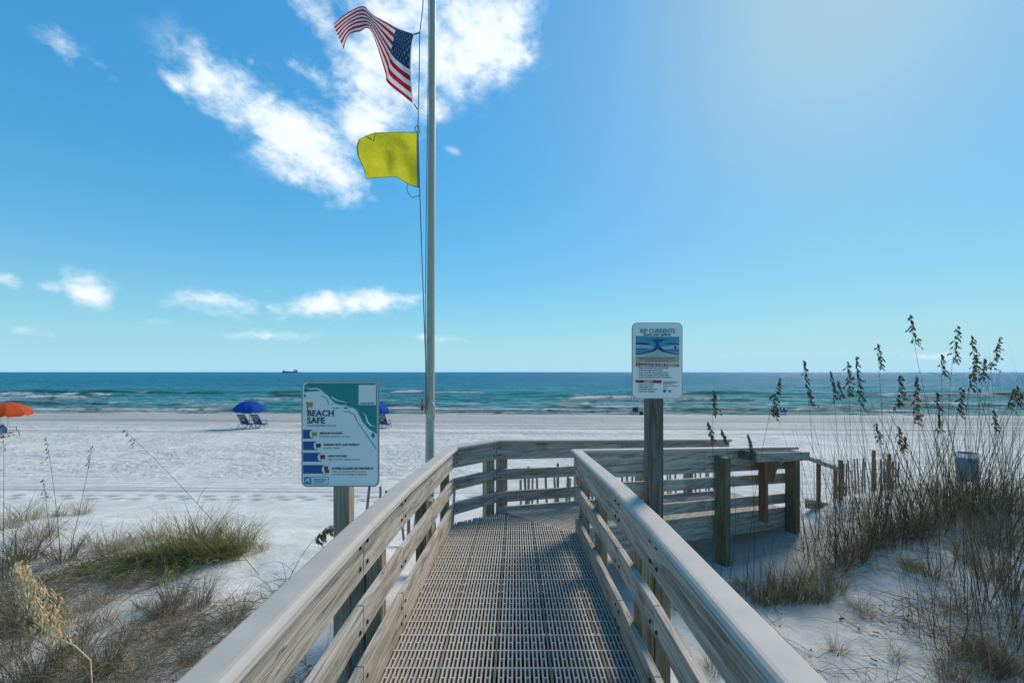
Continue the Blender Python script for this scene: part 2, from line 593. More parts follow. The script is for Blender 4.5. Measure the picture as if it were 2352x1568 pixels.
def grid_mesh(name, X, Y, Z, mat):
    nr, nc = X.shape
    me = bpy.data.meshes.new(name)
    co = np.stack([X, Y, Z], -1).reshape(-1, 3).astype(np.float32)
    me.vertices.add(nr * nc)
    me.vertices.foreach_set('co', co.ravel())
    i = np.arange((nr - 1) * (nc - 1))
    r, c = np.divmod(i, nc - 1)
    a = r * nc + c
    quads = np.stack([a, a + 1, a + nc + 1, a + nc], -1).astype(np.int32)
    me.loops.add(quads.size)
    me.polygons.add(len(quads))
    me.loops.foreach_set('vertex_index', quads.ravel())
    me.polygons.foreach_set('loop_start', np.arange(0, quads.size, 4, dtype=np.int32))
    me.polygons.foreach_set('loop_total', np.full(len(quads), 4, dtype=np.int32))
    me.polygons.foreach_set('use_smooth', np.ones(len(quads), dtype=bool))
    me.update(calc_edges=True)
    me.materials.append(mat)
    o = bpy.data.objects.new(name, me)
    C.objects.link(o)
    return o


def make_sand_mat():
    m, g, b = pmat('white_quartz_sand', (0.62, 0.60, 0.56), 0.92, spec=0.25)
    geo = g.node('ShaderNodeNewGeometry')
    pos = geo.outputs['Position']
    sep = g.node('ShaderNodeSeparateXYZ')
    g.link(pos, sep.inputs[0])
    x, y, z = sep.outputs
    big = g.noise(pos, 0.35, 5, 0.6)
    med = g.noise(pos, 2.3, 6, 0.65)
    fine = g.noise(pos, 45, 4, 0.7)
    grains = g.noise(pos, 330, 2, 0.7)
    dry = g.mix(g.step(med, 0.35, 0.68), (0.57, 0.535, 0.485), (0.70, 0.66, 0.605))
    dry = g.mix(g.math('MULTIPLY', g.step(grains, 0.58, 0.75), 0.35), dry, (0.33, 0.29, 0.24))
    # damp, packed and wet sand toward the water line
    ly = g.math('ADD', y, g.math('MULTIPLY', x, 0.028))
    lw = g.math('ADD', ly, g.math('MULTIPLY', g.math('SUBTRACT', big, 0.5), 9.0))
    packed = g.mix(g.step(lw, 27, 36), dry, (0.46, 0.43, 0.39))
    strk = g.node('ShaderNodeCombineXYZ')
    g.link(g.math('MULTIPLY', x, 0.03), strk.inputs[0])
    g.link(g.math('MULTIPLY', ly, 1.9), strk.inputs[1])
    streak = g.noise(strk.outputs[0], 1.0, 4, 0.6)
    lanes = g.math('ADD', g.math('MULTIPLY', g.step(ly, 25, 29), g.math('SUBTRACT', 1.0, g.math('MULTIPLY', g.step(ly, 40, 46), 0.5))), g.math('MULTIPLY', g.step(ly, 10.9, 11.3), g.math('SUBTRACT', 1.0, g.step(ly, 12.6, 14.0))), clamp=True)
    lanes = g.math('MAXIMUM', lanes, g.math('MULTIPLY', g.step(ly, 13, 15), 0.18))
    packed = g.mix(g.math('MULTIPLY', g.math('MULTIPLY', g.step(streak, 0.46, 0.66), lanes), 0.5), packed, (0.34, 0.325, 0.305))
    strk2 = g.node('ShaderNodeCombineXYZ')
    g.link(g.math('MULTIPLY', x, 0.014), strk2.inputs[0])
    g.link(g.math('MULTIPLY', ly, 0.62), strk2.inputs[1])
    streak2 = g.noise(strk2.outputs[0], 1.0, 5, 0.7)
    packed = g.mix(g.math('MULTIPLY', g.math('MULTIPLY', g.step(streak2, 0.47, 0.58), g.step(ly, 22, 27)), 0.6), packed, (0.25, 0.235, 0.215))
    wet = g.mix(g.step(g.math('ADD', ly, g.math('MULTIPLY', big, 1.2)), 50.0, 51.6), packed, (0.24, 0.21, 0.17))
    g.link(wet, b.inputs['Base Color'])
    rough = g.math('SUBTRACT', 0.92, g.math('MULTIPLY', g.step(ly, 49.6, 50.6), 0.55))
    g.link(rough, b.inputs['Roughness'])
    # relief: ripples, trampled hollows, wheel and rake lines
    tramp = g.noise(pos, 4.2, 4, 0.6, 0.4)
    tz = g.math('MULTIPLY', g.step(ly, 11.5, 14.5), g.math('SUBTRACT', 1.0, g.math('MULTIPLY', g.step(ly, 25, 29), 0.45)))
    rk = g.noise(strk.outputs[0], 2.2, 3, 0.6)
    h = g.math('ADD', g.math('MULTIPLY', fine, 0.010), g.math('MULTIPLY', med, 0.05))
    h = g.math('ADD', h, g.math('MULTIPLY', g.math('MULTIPLY', g.math('MULTIPLY', tramp, tz), g.step(big, 0.38, 0.60)), 0.26))
    h = g.math('ADD', h, g.math('MULTIPLY', g.math('MULTIPLY', rk, g.math('MAXIMUM', lanes, g.math('MULTIPLY', g.step(ly, 10.5, 12), 0.4))), 0.16))
    h = g.math('ADD', h, g.math('MULTIPLY', grains, 0.0016))
    bp = g.node('ShaderNodeBump')
    bp.inputs['Strength'].default_value = 0.8
    bp.inputs['Distance'].default_value = 1.0
    g.link(h, bp.inputs['Height'])
    g.link(bp.outputs[0], b.inputs['Normal'])
    return m


M['sand'] = make_sand_mat()
rows = np.concatenate([np.arange(-1.5, 7, 0.045), np.arange(7, 15, 0.06), np.arange(15, 30, 0.10), np.arange(30, 62, 0.22)])
u = np.linspace(-1, 1, 460)
u = np.sign(u) * np.abs(u) ** 1.1
XX = u[None, :] * (5.5 + 1.55 * np.clip(rows, 0, None))[:, None]
YY = np.repeat(rows[:, None], len(u), 1)
ZZ = ground(XX, YY) + sand_detail(XX, YY)
# a walked track of footprints along the foot of the dunes
for lane, y0 in ((0, 10.3), (1, 10.62)):
    for k in range(60):
        fx = -17 + k * 0.62 + random.uniform(-0.08, 0.08) + lane * 0.31
        fy = y0 - 0.012 * fx + random.uniform(-0.08, 0.08)
        q = ((XX - fx) / 0.17) ** 2 + ((YY - fy) / 0.09) ** 2
        ZZ -= 0.09 * np.exp(-q ** 2)
tag(grid_mesh('sand', XX, YY, ZZ, M['sand']), kind='structure')


# ------------------------------------------------------------------ sea
def make_sea():
    r1 = np.arange(47.0, 112, 0.22)
    r2 = np.geomspace(112, 24000, 130)[1:]
    rws = np.concatenate([r1, r2])
    uu = np.linspace(-1, 1, 620)
    X = uu[None, :] * (1.62 * rws)[:, None]
    Y = np.repeat(rws[:, None], len(uu), 1)
    S = Y + 0.028 * X
    fade = np.exp(-np.clip(S - 60, 0, None) / 350.0)
    z = SEA + np.zeros_like(X)
    z += 0.2 * fade * np.sin(S * 0.62 + 1.4 * fbm(X * 0.03, S * 0.05, 4, 3) * 4) * sstep(S, 50, 62)
    z += 0.26 * fade * (fbm(X * 0.16, S * 0.45, 8, 4) - 0.47) * sstep(S, 50, 58) * 2
    foam = np.zeros_like(X)
    shade = np.zeros_like(X)
    breakers = [(51.3, 0.14, 0.5, 0.25, 1.0), (54.2, 0.50, 1.2, 0.45, 0.45), (59.5, 0.42, 1.4, 0.58, 0.25), (66, 0.55, 1.8, 0.54, 0.30),
                (76, 0.75, 2.2, 0.54, 0.18), (87, 0.8, 2.6, 0.57, 0.15), (100, 0.6, 3.0, 0.63, 0.1)]
    for i, (yb, hb, wb, thr, amt) in enumerate(breakers):
        yy = yb + 8.0 * (fbm(X * 0.045 + i * 7.3, X * 0 + i, 40 + i, 4) - 0.47) * (0.25 if i == 0 else 1)
        mod = sstep(fbm(X * 0.06 + 13.7 * i, X * 0 + 3.1 * i, 60 + i, 3), 0.30, 0.58)
        d = S - yy
        prof = np.where(d < 0, np.exp(-(d / (wb * 0.55)) ** 2), np.exp(-(d / (wb * 1.7)) ** 2))
        z += hb * mod * prof
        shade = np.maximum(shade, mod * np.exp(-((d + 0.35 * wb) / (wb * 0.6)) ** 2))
        brk = sstep(fbm(X * 0.07 + 5.1 * i, X * 0 + 1.7 * i, 80 + i, 4), thr - 0.10, thr + 0.02) * mod
        rag = fbm(X * 0.9, S * 1.7, 100 + i, 4)
        foam = np.maximum(foam, brk * np.exp(-((d + 0.15 * wb) / (wb * 0.42)) ** 2) * sstep(rag, 0.22, 0.45) * (1.2 if i else 0.9))
        # broken white water trailing shoreward
        foam = np.maximum(foam, amt * sstep(-d, -0.2, 0.6) * (1 - sstep(-d, 2.0, 5.5)) * sstep(fbm(X * 0.22, S * 1.1, 120 + i, 4), 0.46, 0.62) * mod)
    near = 1 - sstep(S, 66, 96)
    lace = sstep(fbm(X * 0.35 + 4, S * 1.9, 140, 4), 0.50, 0.63)
    foam = np.maximum(foam, 0.32 * near * lace)
    wash = 1 - sstep(S, 50.7, 51.6 + 0 * S)
    foam = np.maximum(foam, 0.75 * wash * sstep(fbm(X * 0.5, S * 2, 150, 3), 0.35, 0.5))
    m, g, b = pmat('gulf_water', (0.01, 0.1, 0.14), 0.12)
    b.inputs['IOR'].default_value = 1.33
    b.inputs['Specular IOR Level'].default_value = 0.22
    geo = g.node('ShaderNodeNewGeometry')
    sep = g.node('ShaderNodeSeparateXYZ')
    g.link(geo.outputs['Position'], sep.inputs[0])
    x, y, zz = sep.outputs
    ly = g.math('ADD', y, g.math('MULTIPLY', x, 0.028))
    patch = g.noise(g.mapping(geo.outputs['Position'], (0.008, 0.03, 0)), 1.0, 4, 0.6)
    deep = g.mix(g.step(g.math('ADD', ly, g.math('MULTIPLY', g.math('SUBTRACT', patch, 0.5), 60)), 70, 200), (0.05, 0.33, 0.37), (0.020, 0.23, 0.355))
    shal = g.mix(g.step(ly, 51, 66), (0.085, 0.23, 0.215), deep)
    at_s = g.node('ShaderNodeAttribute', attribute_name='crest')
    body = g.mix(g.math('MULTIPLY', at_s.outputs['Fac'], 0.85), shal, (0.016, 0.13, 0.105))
    at_f = g.node('ShaderNodeAttribute', attribute_name='foam')
    fn = g.noise(g.mapping(geo.outputs['Position'], (2.2, 4.0, 4.0)), 1.0, 5, 0.65)
    ff = g.math('MULTIPLY', at_f.outputs['Fac'], g.math('ADD', 0.55, g.math('MULTIPLY', fn, 0.9)), clamp=True)
    col = g.mix(ff, body, (0.90, 0.91, 0.91))
    g.link(col, b.inputs['Base Color'])
    g.link(g.math('ADD', 0.24, g.math('MULTIPLY', ff, 0.6)), b.inputs['Roughness'])
    n1 = g.noise(g.mapping(geo.outputs['Position'], (0.55, 1.3, 1)), 1.0, 6, 0.62)
    n2 = g.noise(g.mapping(geo.outputs['Position'], (0.10, 0.26, 1)), 1.0, 4, 0.6)
    n3 = g.noise(g.mapping(geo.outputs['Position'], (0.016, 0.06, 1)), 1.0, 5, 0.65)
    h = g.math('ADD', g.math('ADD', g.math('MULTIPLY', n1, 0.55), g.math('MULTIPLY', n2, 1.8)), g.math('MULTIPLY', n3, 7.0))
    bp = g.node('ShaderNodeBump')
    bp.inputs['Strength'].default_value = 1.0
    bp.inputs['Distance'].default_value = 2.3
    g.link(h, bp.inputs['Height'])
    g.link(bp.outputs[0], b.inputs['Normal'])
    dif = g.node('ShaderNodeBsdfDiffuse')
    g.link(col, dif.inputs['Color'])
    g.link(bp.outputs[0], dif.inputs['Normal'])
    glo = g.node('ShaderNodeBsdfGlossy')
    glo.inputs['Roughness'].default_value = 0.22
    g.link(bp.outputs[0], glo.inputs['Normal'])
    fr_ = g.node('ShaderNodeFresnel')
    fr_.inputs['IOR'].default_value = 1.33
    g.link(bp.outputs[0], fr_.inputs['Normal'])
    # chop hides most of the mirror-like grazing reflection
    # ripple patches: wind-roughened strips mirror less sky than the slick ones
    w1 = g.noise(g.mapping(geo.outputs['Position'], (0.11, 0.42, 1)), 1.0, 4, 0.7)
    w2 = g.noise(g.mapping(geo.outputs['Position'], (0.022, 0.10, 1)), 1.0, 4, 0.7)
    w3 = g.noise(g.mapping(geo.outputs['Position'], (0.0035, 0.02, 1)), 1.0, 4, 0.7)
    wsum = g.math('ADD', g.math('MULTIPLY', w1, 0.4), g.math('ADD', g.math('MULTIPLY', w2, 0.35), g.math('MULTIPLY', w3, 0.25)))
    slick = g.math('ADD', 0.18, g.math('MULTIPLY', g.step(wsum, 0.40, 0.62), 0.72))
    fac = g.math('MULTIPLY', g.math('MULTIPLY', fr_.outputs[0], slick), g.math('SUBTRACT', 1.0, ff))
    mxs = g.node('ShaderNodeMixShader')
    g.link(fac, mxs.inputs[0])
    g.link(dif.outputs[0], mxs.inputs[1])
    g.link(glo.outputs[0], mxs.inputs[2])
    g.link(mxs.outputs[0], g.n['Material Output'].inputs['Surface'])
    o = grid_mesh('sea', X, Y, z, m)
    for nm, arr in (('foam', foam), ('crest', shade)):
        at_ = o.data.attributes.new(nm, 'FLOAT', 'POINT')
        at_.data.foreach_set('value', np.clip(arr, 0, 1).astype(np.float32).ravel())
    tag(o, kind='structure')


make_sea()

# ------------------------------------------------------------------ boardwalk
YS = [-3.0, 1.95, 2.64, 9.0]


def zdeck(y):
    if y < 1.95:
        return 0.0
    if y < 2.64:
        return -0.03 * (y - 1.95)
    return -0.0207 - 0.0600 * (y - 2.64)


boardwalk = empty('boardwalk')
tag(boardwalk, 'grey weathered wooden boardwalk with slotted plastic deck turning right toward the beach', 'boardwalk')
XL, XR = -0.716, 0.651               # inner faces of the railings
TH = R(24.0)
U = Vector((math.cos(TH), math.sin(TH), 0))
N = Vector((-math.sin(TH), math.cos(TH), 0))
SLOPE2 = 0.063
ZL = -0.145
CORNER = Vector((XL, 4.80, zdeck(4.80)))
FAR0 = Vector((-0.237, 5.245, ZL))
NEAR0 = Vector((XR, 4.50, zdeck(4.50)))
LFAR, LNEAR = 4.2, 3.62


def far_pt(L, off=0.0):
    p = FAR0 + U * L + N * off
    return Vector((p.x, p.y, ZL - SLOPE2 * L))


def near_pt(L, off=0.0):
    p = NEAR0 + U * L - N * off
    return Vector((p.x, p.y, NEAR0.z - SLOPE2 * L))


def board(p0, p1, zlo, zhi, out, name, mat='board', thick=0.038, inset=0.0):
    """plank between two deck points; `out` is the horizontal outward direction; ends cut plumb"""
    p0, p1 = Vector(p0), Vector(p1)
    d = p1 - p0
    L = math.hypot(d.x, d.y)
    dx, dz = Vector((d.x, d.y, 0)) / L, d.z
    e = 0.0015
    org = Vector((p0.x, p0.y, p0.z))
    yv = Vector(out).normalized()
    bm = bmesh.new()
    vs = []
    for x in (e, L - e):
        for yo in (inset, inset + thick):
            for z in (zlo, zhi):
                vs.append(bm.verts.new((x, yo, z + dz * x / L)))
    for q in ((0, 1, 3, 2), (4, 6, 7, 5), (0, 4, 5, 1), (2, 3, 7, 6), (0, 2, 6, 4), (1, 5, 7, 3)):
        bm.faces.new([vs[i] for i in q])
    bmesh.ops.recalc_face_normals(bm, faces=bm.faces[:])
    bmesh.ops.bevel(bm, geom=bm.edges[:], offset=0.003, segments=1, affect='EDGES')
    o = bmobj(name, bm, mat, boardwalk)
    zv = dx.cross(yv)
    mx = Matrix((dx, yv, Vector((0, 0, 1)))).transposed().to_4x4()
    mx.translation = org
    o.matrix_local = mx
    if zv.z < 0:
        o.data.flip_normals()
    return o


bolt_mesh = None


def bolts(parent, spots, side):
    """spots in the board's own coordinates, on the inner face"""
    global bolt_mesh
    if bolt_mesh is None:
        mb = MB()
        mb.tube([(0, 0, 0), (0, -0.006, 0)], [0.011, 0.009], 6)
        bolt_mesh = bpy.data.meshes.new('bolt')
        bolt_mesh.from_pydata(mb.v, [], mb.f)
        bolt_mesh.materials.append(M['rust'])
    for x, z in spots:
        o = bpy.data.objects.new('bolt', bolt_mesh)
        C.objects.link(o)
        o.parent = parent
        o.location = (x, side, z)
        if side > 0.02:
            o.rotation_euler = (0, 0, PI)


def run_boards(pts, out, sets):
    for i in range(len(pts) - 1):
        for nm, zlo, zhi in sets:
            o = board(pts[i], pts[i + 1], zlo, zhi, out, nm)
            L = math.hypot(pts[i + 1][0] - pts[i][0], pts[i + 1][1] - pts[i][1])
            dz = pts[i + 1][2] - pts[i][2]
            zc = (zlo + zhi) / 2
            sp = []
            for x in (0.045, L - 0.045):
                for dd in ((-0.05, 0.05) if zhi - zlo > 0.18 else (-0.03,)):
                    sp.append((x, zc + dd + dz * x / L))
            bolts(o, sp, 0.0)


def P3(x, y):
    return (x, y, zdeck(y))


railL = [('top_board', 0.635, 0.848), ('middle_board', 0.36, 0.50), ('kerb_board', -0.03, 0.212)]
railR = [('top_board', 0.635, 0.848), ('middle_board', 0.36, 0.50), ('kerb_board', -0.03, 0.165)]
railF = [('top_board', 0.635, 0.848), ('middle_board', 0.375, 0.51), ('bottom_board', 0.09, 0.225)]
run_boards([P3(XL, -0.6), P3(XL, 1.95), P3(XL, 2.64), CORNER], (-1, 0, 0), railL)
run_boards([P3(XR, -0.6), P3(XR, 1.95), P3(XR, 2.64), NEAR0], (1, 0, 0), railR)
fdir = (FAR0 - CORNER)
fdir.z = 0
fout = Vector((-fdir.y, fdir.x, 0)).normalized()
run_boards([CORNER + Vector((0, 0, 0.0)), FAR0], fout, railF)
run_boards([far_pt(0), far_pt(2.0), far_pt(LFAR)], N, railF)
run_boards([near_pt(0.04), near_pt(1.9), near_pt(LNEAR)], -N, railF + [('ledger_board', 0.575, 0.630)])
# outer stringers under the deck
board(near_pt(0.04), near_pt(1.95), -0.26, 0.03, -N, 'stringer')
board(near_pt(1.95), near_pt(LNEAR), -0.26, 0.03, -N, 'stringer')
board(far_pt(0), far_pt(LFAR), -0.26, 0.03, N, 'stringer')
for a, b_ in ((-0.6, 1.95), (1.95, 2.64), (2.64, 4.5)):
    board(P3(XR, a), P3(XR, b_), -0.30, -0.034, (1, 0, 0), 'stringer')
    board(P3(XL, a), P3(XL, b_), -0.30, -0.034, (-1, 0, 0), 'stringer')
# nails along the near stringer
nail = MB()
nail.tube([(0, 0, 0), (0, -0.004, 0)], 0.007, 5)
nail_me = bpy.data.meshes.new('nail')
nail_me.from_pydata(nail.v, [], nail.f)
nail_me.materials.append(M['rust'])
strs = [o for o in boardwalk.children if o.name.startswith('stringer')][:2]
for so_, L in ((strs[0], 1.9), (strs[1], 1.9)):
    for k in range(14):
        o = bpy.data.objects.new('nail', nail_me)
        C.objects.link(o)
        o.parent = so_
        x = 0.07 + k * L / 14 + random.uniform(-0.02, 0.02)
        o.location = (x, 0.0385, -0.06 - 0.063 * x + random.uniform(-0.015, 0.015))
        o.rotation_euler = (0, 0, PI)


def post(x, y, ztop, zbot, sx, sy, rz=0.0, mat='post', parent=None, name='post'):
    o = chamfer_box(name, (-sx / 2, -sy / 2, zbot - ztop), (sx / 2, sy / 2, 0), mat, parent or boardwalk, 0.004)
    o.location = (x, y, ztop)
    o.rotation_euler = (0, 0, rz)
    return o


for y in (0.2, 1.15, 2.375, 3.55, 4.68):
    post(XL - 0.039 - 0.046, y, zdeck(y) + 0.80, gz(-0.8, y) - 0.3, 0.09, 0.09, mat='post')
for y in (0.2, 1.15, 2.375, 3.55, 4.40):
    post(XR + 0.039 + 0.046, y, zdeck(y) + 0.80, gz(0.8, y) - 0.3, 0.09, 0.09, mat='post')
post(XL - 0.039 - 0.14, 2.375, 0.70, -1.0, 0.09, 0.089, mat='post_dark')          # blocking beside the sign posts
post(XR + 0.039 + 0.14, 2.375, 0.70, -1.0, 0.09, 0.089, mat='post')
post(XL - 0.16, 4.05, 0.36, -1.2, 0.14, 0.14, mat='post_grey')
# far corner: two posts behind the mitred boards
for L, off in ((-0.08, 0.085), (0.10, 0.085)):
    p = far_pt(L, off)
    post(p.x, p.y, p.z + 0.80, gz(p.x, p.y) - 0.3, 0.13, 0.09, TH if L > 0 else math.atan2(fdir.y, fdir.x), mat='post_grey')
for L in (1.28, 2.4, 3.35, 4.15):
    p = far_pt(L, 0.085)
    post(p.x, p.y, p.z + 0.80, gz(p.x, p.y) - 0.3, 0.12, 0.09, TH, mat='post_grey')
for L, sx, sy, top, mt in ((0.95, 0.07, 0.12, 0.80, 'post'), (2.10, 0.09, 0.17, 0.79, 'post'), (3.50, 0.10, 0.15, 0.73, 'post')):
    p = near_pt(L, 0.039 + sy / 2 + 0.002)
    post(p.x, p.y, p.z + top, gz(p.x, p.y) - 0.35, sx, sy, TH, mat=mt)


# moulded composite cap, swept with mitred joints
PROFILE = [(-0.060, -0.038), (-0.060, -0.010), (-0.056, -0.003), (-0.048, 0.0), (0.030, 0.0), (0.042, -0.002), (0.052, -0.009), (0.058, -0.018),
           (0.059, -0.023), (0.0515, -0.0245), (0.0515, -0.0275), (0.060, -0.030), (0.061, -0.036), (0.057, -0.041), (-0.050, -0.041)]


def sweep_cap(path, inner_sign, cut=None):
    """path of top centre points; inner_sign +1 when the walking side lies to the right of the path"""
    pts = [Vector(p) for p in path]
    n = len(pts)
    lat = []
    for i in range(n):
        dirs = []
        if i > 0:
            d = pts[i] - pts[i - 1]
            d.z = 0
            dirs.append(d.normalized())
        if i < n - 1:
            d = pts[i + 1] - pts[i]
            d.z = 0
            dirs.append(d.normalized())
        rs = [Vector((d.y, -d.x, 0)) for d in dirs]
        a = rs[0] if len(rs) == 1 else (rs[0] + rs[1]).normalized()
        k = 1.0 / max(0.3, a.dot(rs[0]))
        lat.append(a * k * inner_sign)
    for i in range(n - 1):
        d = (pts[i + 1] - pts[i]).normalized() * 0.0008
        mb = MB()
        m = len(PROFILE)
        for p, lt, sg in ((pts[i], lat[i], 1), (pts[i + 1], lat[i + 1], -1)):
            for s, z in PROFILE:
                q = p + lt * s + Vector((0, 0, z)) + d * sg - pts[i]
                mb.v.append(tuple(q))
        for k in range(m):
            k2 = (k + 1) % m
            mb.f.append((k, k2, m + k2, m + k))
        mb.f.append(tuple(range(m))[::-1])
        mb.f.append(tuple(range(m, 2 * m)))
        me = bpy.data.meshes.new('cap_rail')
        me.from_pydata(mb.v, [], mb.f)
        bm = bmesh.new()
        bm.from_mesh(me)
        bmesh.ops.recalc_face_normals(bm, faces=bm.faces[:])
        bm.to_mesh(me)
        bm.free()
        o = new_obj('cap_rail', me, 'cap', boardwalk)
        o.location = pts[i]


CAPH = 0.89


def capz(p):
    return (p[0], p[1], p[2] + CAPH)


cl = XL - 0.009
sweep_cap([capz(P3(cl, -0.6)), capz(P3(cl, 1.95)), capz(P3(cl, 2.64)), capz(P3(cl, 4.80)), capz(far_pt(-0.01, 0.008)), capz(far_pt(2.0, 0.008)), capz(far_pt(LFAR, 0.008))], 1)
cr = XR + 0.009
sweep_cap([capz(P3(cr, -0.6)), capz(P3(cr, 1.95)), capz(P3(cr, 2.64)), capz(P3(cr, 4.495)), capz(near_pt(1.9, 0.008)), capz(near_pt(LNEAR + 0.1, 0.008))], -1)

# slotted deck panels
PW, PL = 0.3048, 1.216


def panel_bm():
    mb = MB()
    nslot, rowsn = 13, 8
    rib = PW / (nslot + 0.0)
    h = 0.052
    g_ = 0.0022
    for i in range(nslot + 1):
        x = i * rib
        wd = 0.0043
        x0, x1 = max(g_, x - wd), min(PW - g_, x + wd)
        mb.box((x0, 0.003, -h), (x1, PL - 0.003, 0))
    rp = PL / rowsn
    for r in range(rowsn + 1):
        y = r * rp
        mb.box((g_ + 0.001, max(0.004, y - 0.0046), -h + 0.002), (PW - g_ - 0.001, min(PL - 0.004, y + 0.0046), -0.0006))
    for r in range(rowsn):
        for i in range(nslot):
            if i % 2 == 1:
                y = (r + 0.5) * rp
                mb.box((i * rib + 0.004, y - 0.0042, -h + 0.004), ((i + 1) * rib - 0.004, y + 0.0042, -0.001))
    # moulded screw bosses near the ends and the middle
    for y in (0.06, PL / 2, PL - 0.06):
        for x in (0.02, PW - 0.02):
            mb.box((x - 0.009, y - 0.013, -h + 0.005), (x + 0.009, y + 0.013, 0.0011))
    return mb


_pm = panel_bm()
panel_me = bpy.data.meshes.new('deck_panel')
panel_me.from_pydata(_pm.v, [], _pm.f)
panel_me.materials.append(M['grate'])


def place_panel(mx, clips):
    """clips: list of (point, normal), keep the side against the normal"""
    corners = [mx @ Vector((x, y, 0)) for x in (0, PW) for y in (0, PL)]
    cutting = []
    for p, nrm in clips:
        ds = [(c - p).dot(nrm) for c in corners]
        if min(ds) >= -0.01:
            return
        if max(ds) > 0:
            cutting.append((p, nrm))
    if not cutting:
        o = bpy.data.objects.new('deck_panel', panel_me)
        C.objects.link(o)
    else:
        bm = bmesh.new()
        bm.from_mesh(panel_me)
        inv = mx.inverted()
        for p, nrm in cutting:
            bmesh.ops.bisect_plane(bm, geom=bm.verts[:] + bm.edges[:] + bm.faces[:], plane_co=inv @ p, plane_no=inv.to_3x3() @ nrm, clear_outer=True)
        if not bm.verts:
            bm.free()
            return
        o = bmobj('deck_panel', bm, 'grate')
    o.parent = boardwalk
    o.matrix_local = mx


SEAM_N = Vector((0, 0, 1)).cross((FAR0 - NEAR0).normalized())
SEAM_N.z = 0
SEAM_N.normalize()
if SEAM_N.y < 0:
    SEAM_N = -SEAM_N
GAP = 0.004
ramp_clips = [(Vector((XR - GAP, 0, 0)), Vector((1, 0, 0))), (Vector((XL + GAP, 0, 0)), Vector((-1, 0, 0))),
              (CORNER - fout * 0.0, fout), (FAR0, SEAM_N)]
for j in range(-1, 5):
    for i in range(5):
        y0 = -0.31 + j * PL if j < 2 else None
        ya = 0.74 + (j - 0) * PL - PL
        sl_ = (zdeck(ya + PL) - zdeck(ya)) / PL
        mx = Matrix.Translation((XL - 0.005 + i * PW, ya, zdeck(ya) + 0.0)) @ Matrix.Rotation(math.atan(sl_), 4, 'X')
        place_panel(mx, ramp_clips)
rdir = Vector((0.768, -0.640, 0)).normalized()
rper = Vector((-rdir.y, rdir.x, 0))
run_clips = [(FAR0 + SEAM_N * 0.006, -SEAM_N), (FAR0 - N * 0.0, N), (NEAR0 + N * 0.004, -N), (far_pt(LFAR), U)]
gx, gy = -SLOPE2 * U.x, -SLOPE2 * U.y
for a in range(-6, 18):
    for c in range(-4, 6):
        o2 = FAR0 + rper * (a * PW) + rdir * (c * PL) + rdir * (0.37 if a % 2 else 0)
        zz_ = ZL - SLOPE2 * max(0, (o2 - FAR0).dot(U)) if True else 0
        zz_ = ZL - SLOPE2 * (o2 - FAR0).dot(U)
        ex = Vector((rper.x, rper.y, gx * rper.x + gy * rper.y)).normalized()
        ey = -Vector((rdir.x, rdir.y, gx * rdir.x + gy * rdir.y)).normalized()
        ez = ex.cross(ey)
        if ez.z < 0:
            ey = -ey
            ez = ex.cross(ey)
        mx = Matrix((ex, ey, ez)).transposed().to_4x4()
        mx.translation = Vector((o2.x, o2.y, zz_ + 0.002))
        place_panel(mx, run_clips)

# joists below the panels
for k in range(27):
    y = -0.5 + k * 0.2032  # unseen joists set close together and deep so the deck slots look dark
    if y > 4.75:
        break
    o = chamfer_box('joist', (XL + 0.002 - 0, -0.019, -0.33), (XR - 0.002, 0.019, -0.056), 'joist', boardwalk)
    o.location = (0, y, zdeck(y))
for k in range(10):
    p, q = near_pt(0.05 + k * 0.41), far_pt(0)
    dpt = (FAR0 - NEAR0).dot(N)
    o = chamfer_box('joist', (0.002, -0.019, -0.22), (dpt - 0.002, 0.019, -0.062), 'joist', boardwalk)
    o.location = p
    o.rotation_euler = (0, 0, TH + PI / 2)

# slatted shelf hung outside the near railing
s0, s1 = near_pt(2.50, 0.045), near_pt(3.42, 0.045)
shelf = empty('shelf')
shelf.parent = boardwalk
shelf.location = (s0.x, s0.y, s0.z + CAPH - 0.02)
shelf.rotation_euler = (0, math.atan(SLOPE2), TH)
SL = (s1 - s0).length


def shelf_box(nm, lo, hi, mt):
    o = chamfer_box(nm, lo, hi, mt, shelf, 0.003)
    return o


shelf_box('front_board', (-0.02, -0.30, -0.115), (SL + 0.09, -0.262, 0.0), 'board')
shelf_box('end_board', (0.0, -0.261, -0.11), (0.038, -0.002, -0.004), 'post_dark')
shelf_box('end_board', (SL - 0.038, -0.261, -0.11), (SL, -0.002, -0.004), 'post_dark')
for k in range(11):
    x = 0.05 + k * (SL - 0.1) / 10
    shelf_box('slat', (x - 0.03, -0.26, -0.03), (x + 0.03, -0.003, -0.008), 'greyslat')
# reddish brace board and corner bracket under the shelf
p = near_pt(2.74, 0.22)
post(p.x, p.y, p.z + 0.755, p.z - 0.05, 0.055, 0.10, TH, 'redwood', name='brace')
bm = bmesh.new()
tri = [(0, 0), (0.26, 0), (0.25, -0.07), (0.12, -0.30), (0.0, -0.29)]
va = [bm.verts.new((x, -0.012, z)) for x, z in tri]
vb = [bm.verts.new((x, 0.012, z)) for x, z in tri]
bm.faces.new(va)
bm.faces.new(vb[::-1])
for i in range(5):
    j = (i + 1) % 5
    bm.faces.new((va[i], va[j], vb[j], vb[i]))
bmesh.ops.recalc_face_normals(bm, faces=bm.faces[:])
o = bmobj('bracket', bm, 'redwood', boardwalk)
p = near_pt(2.80, 0.215)
o.location = (p.x, p.y, p.z + 0.755)
o.rotation_euler = (0, 0, TH)

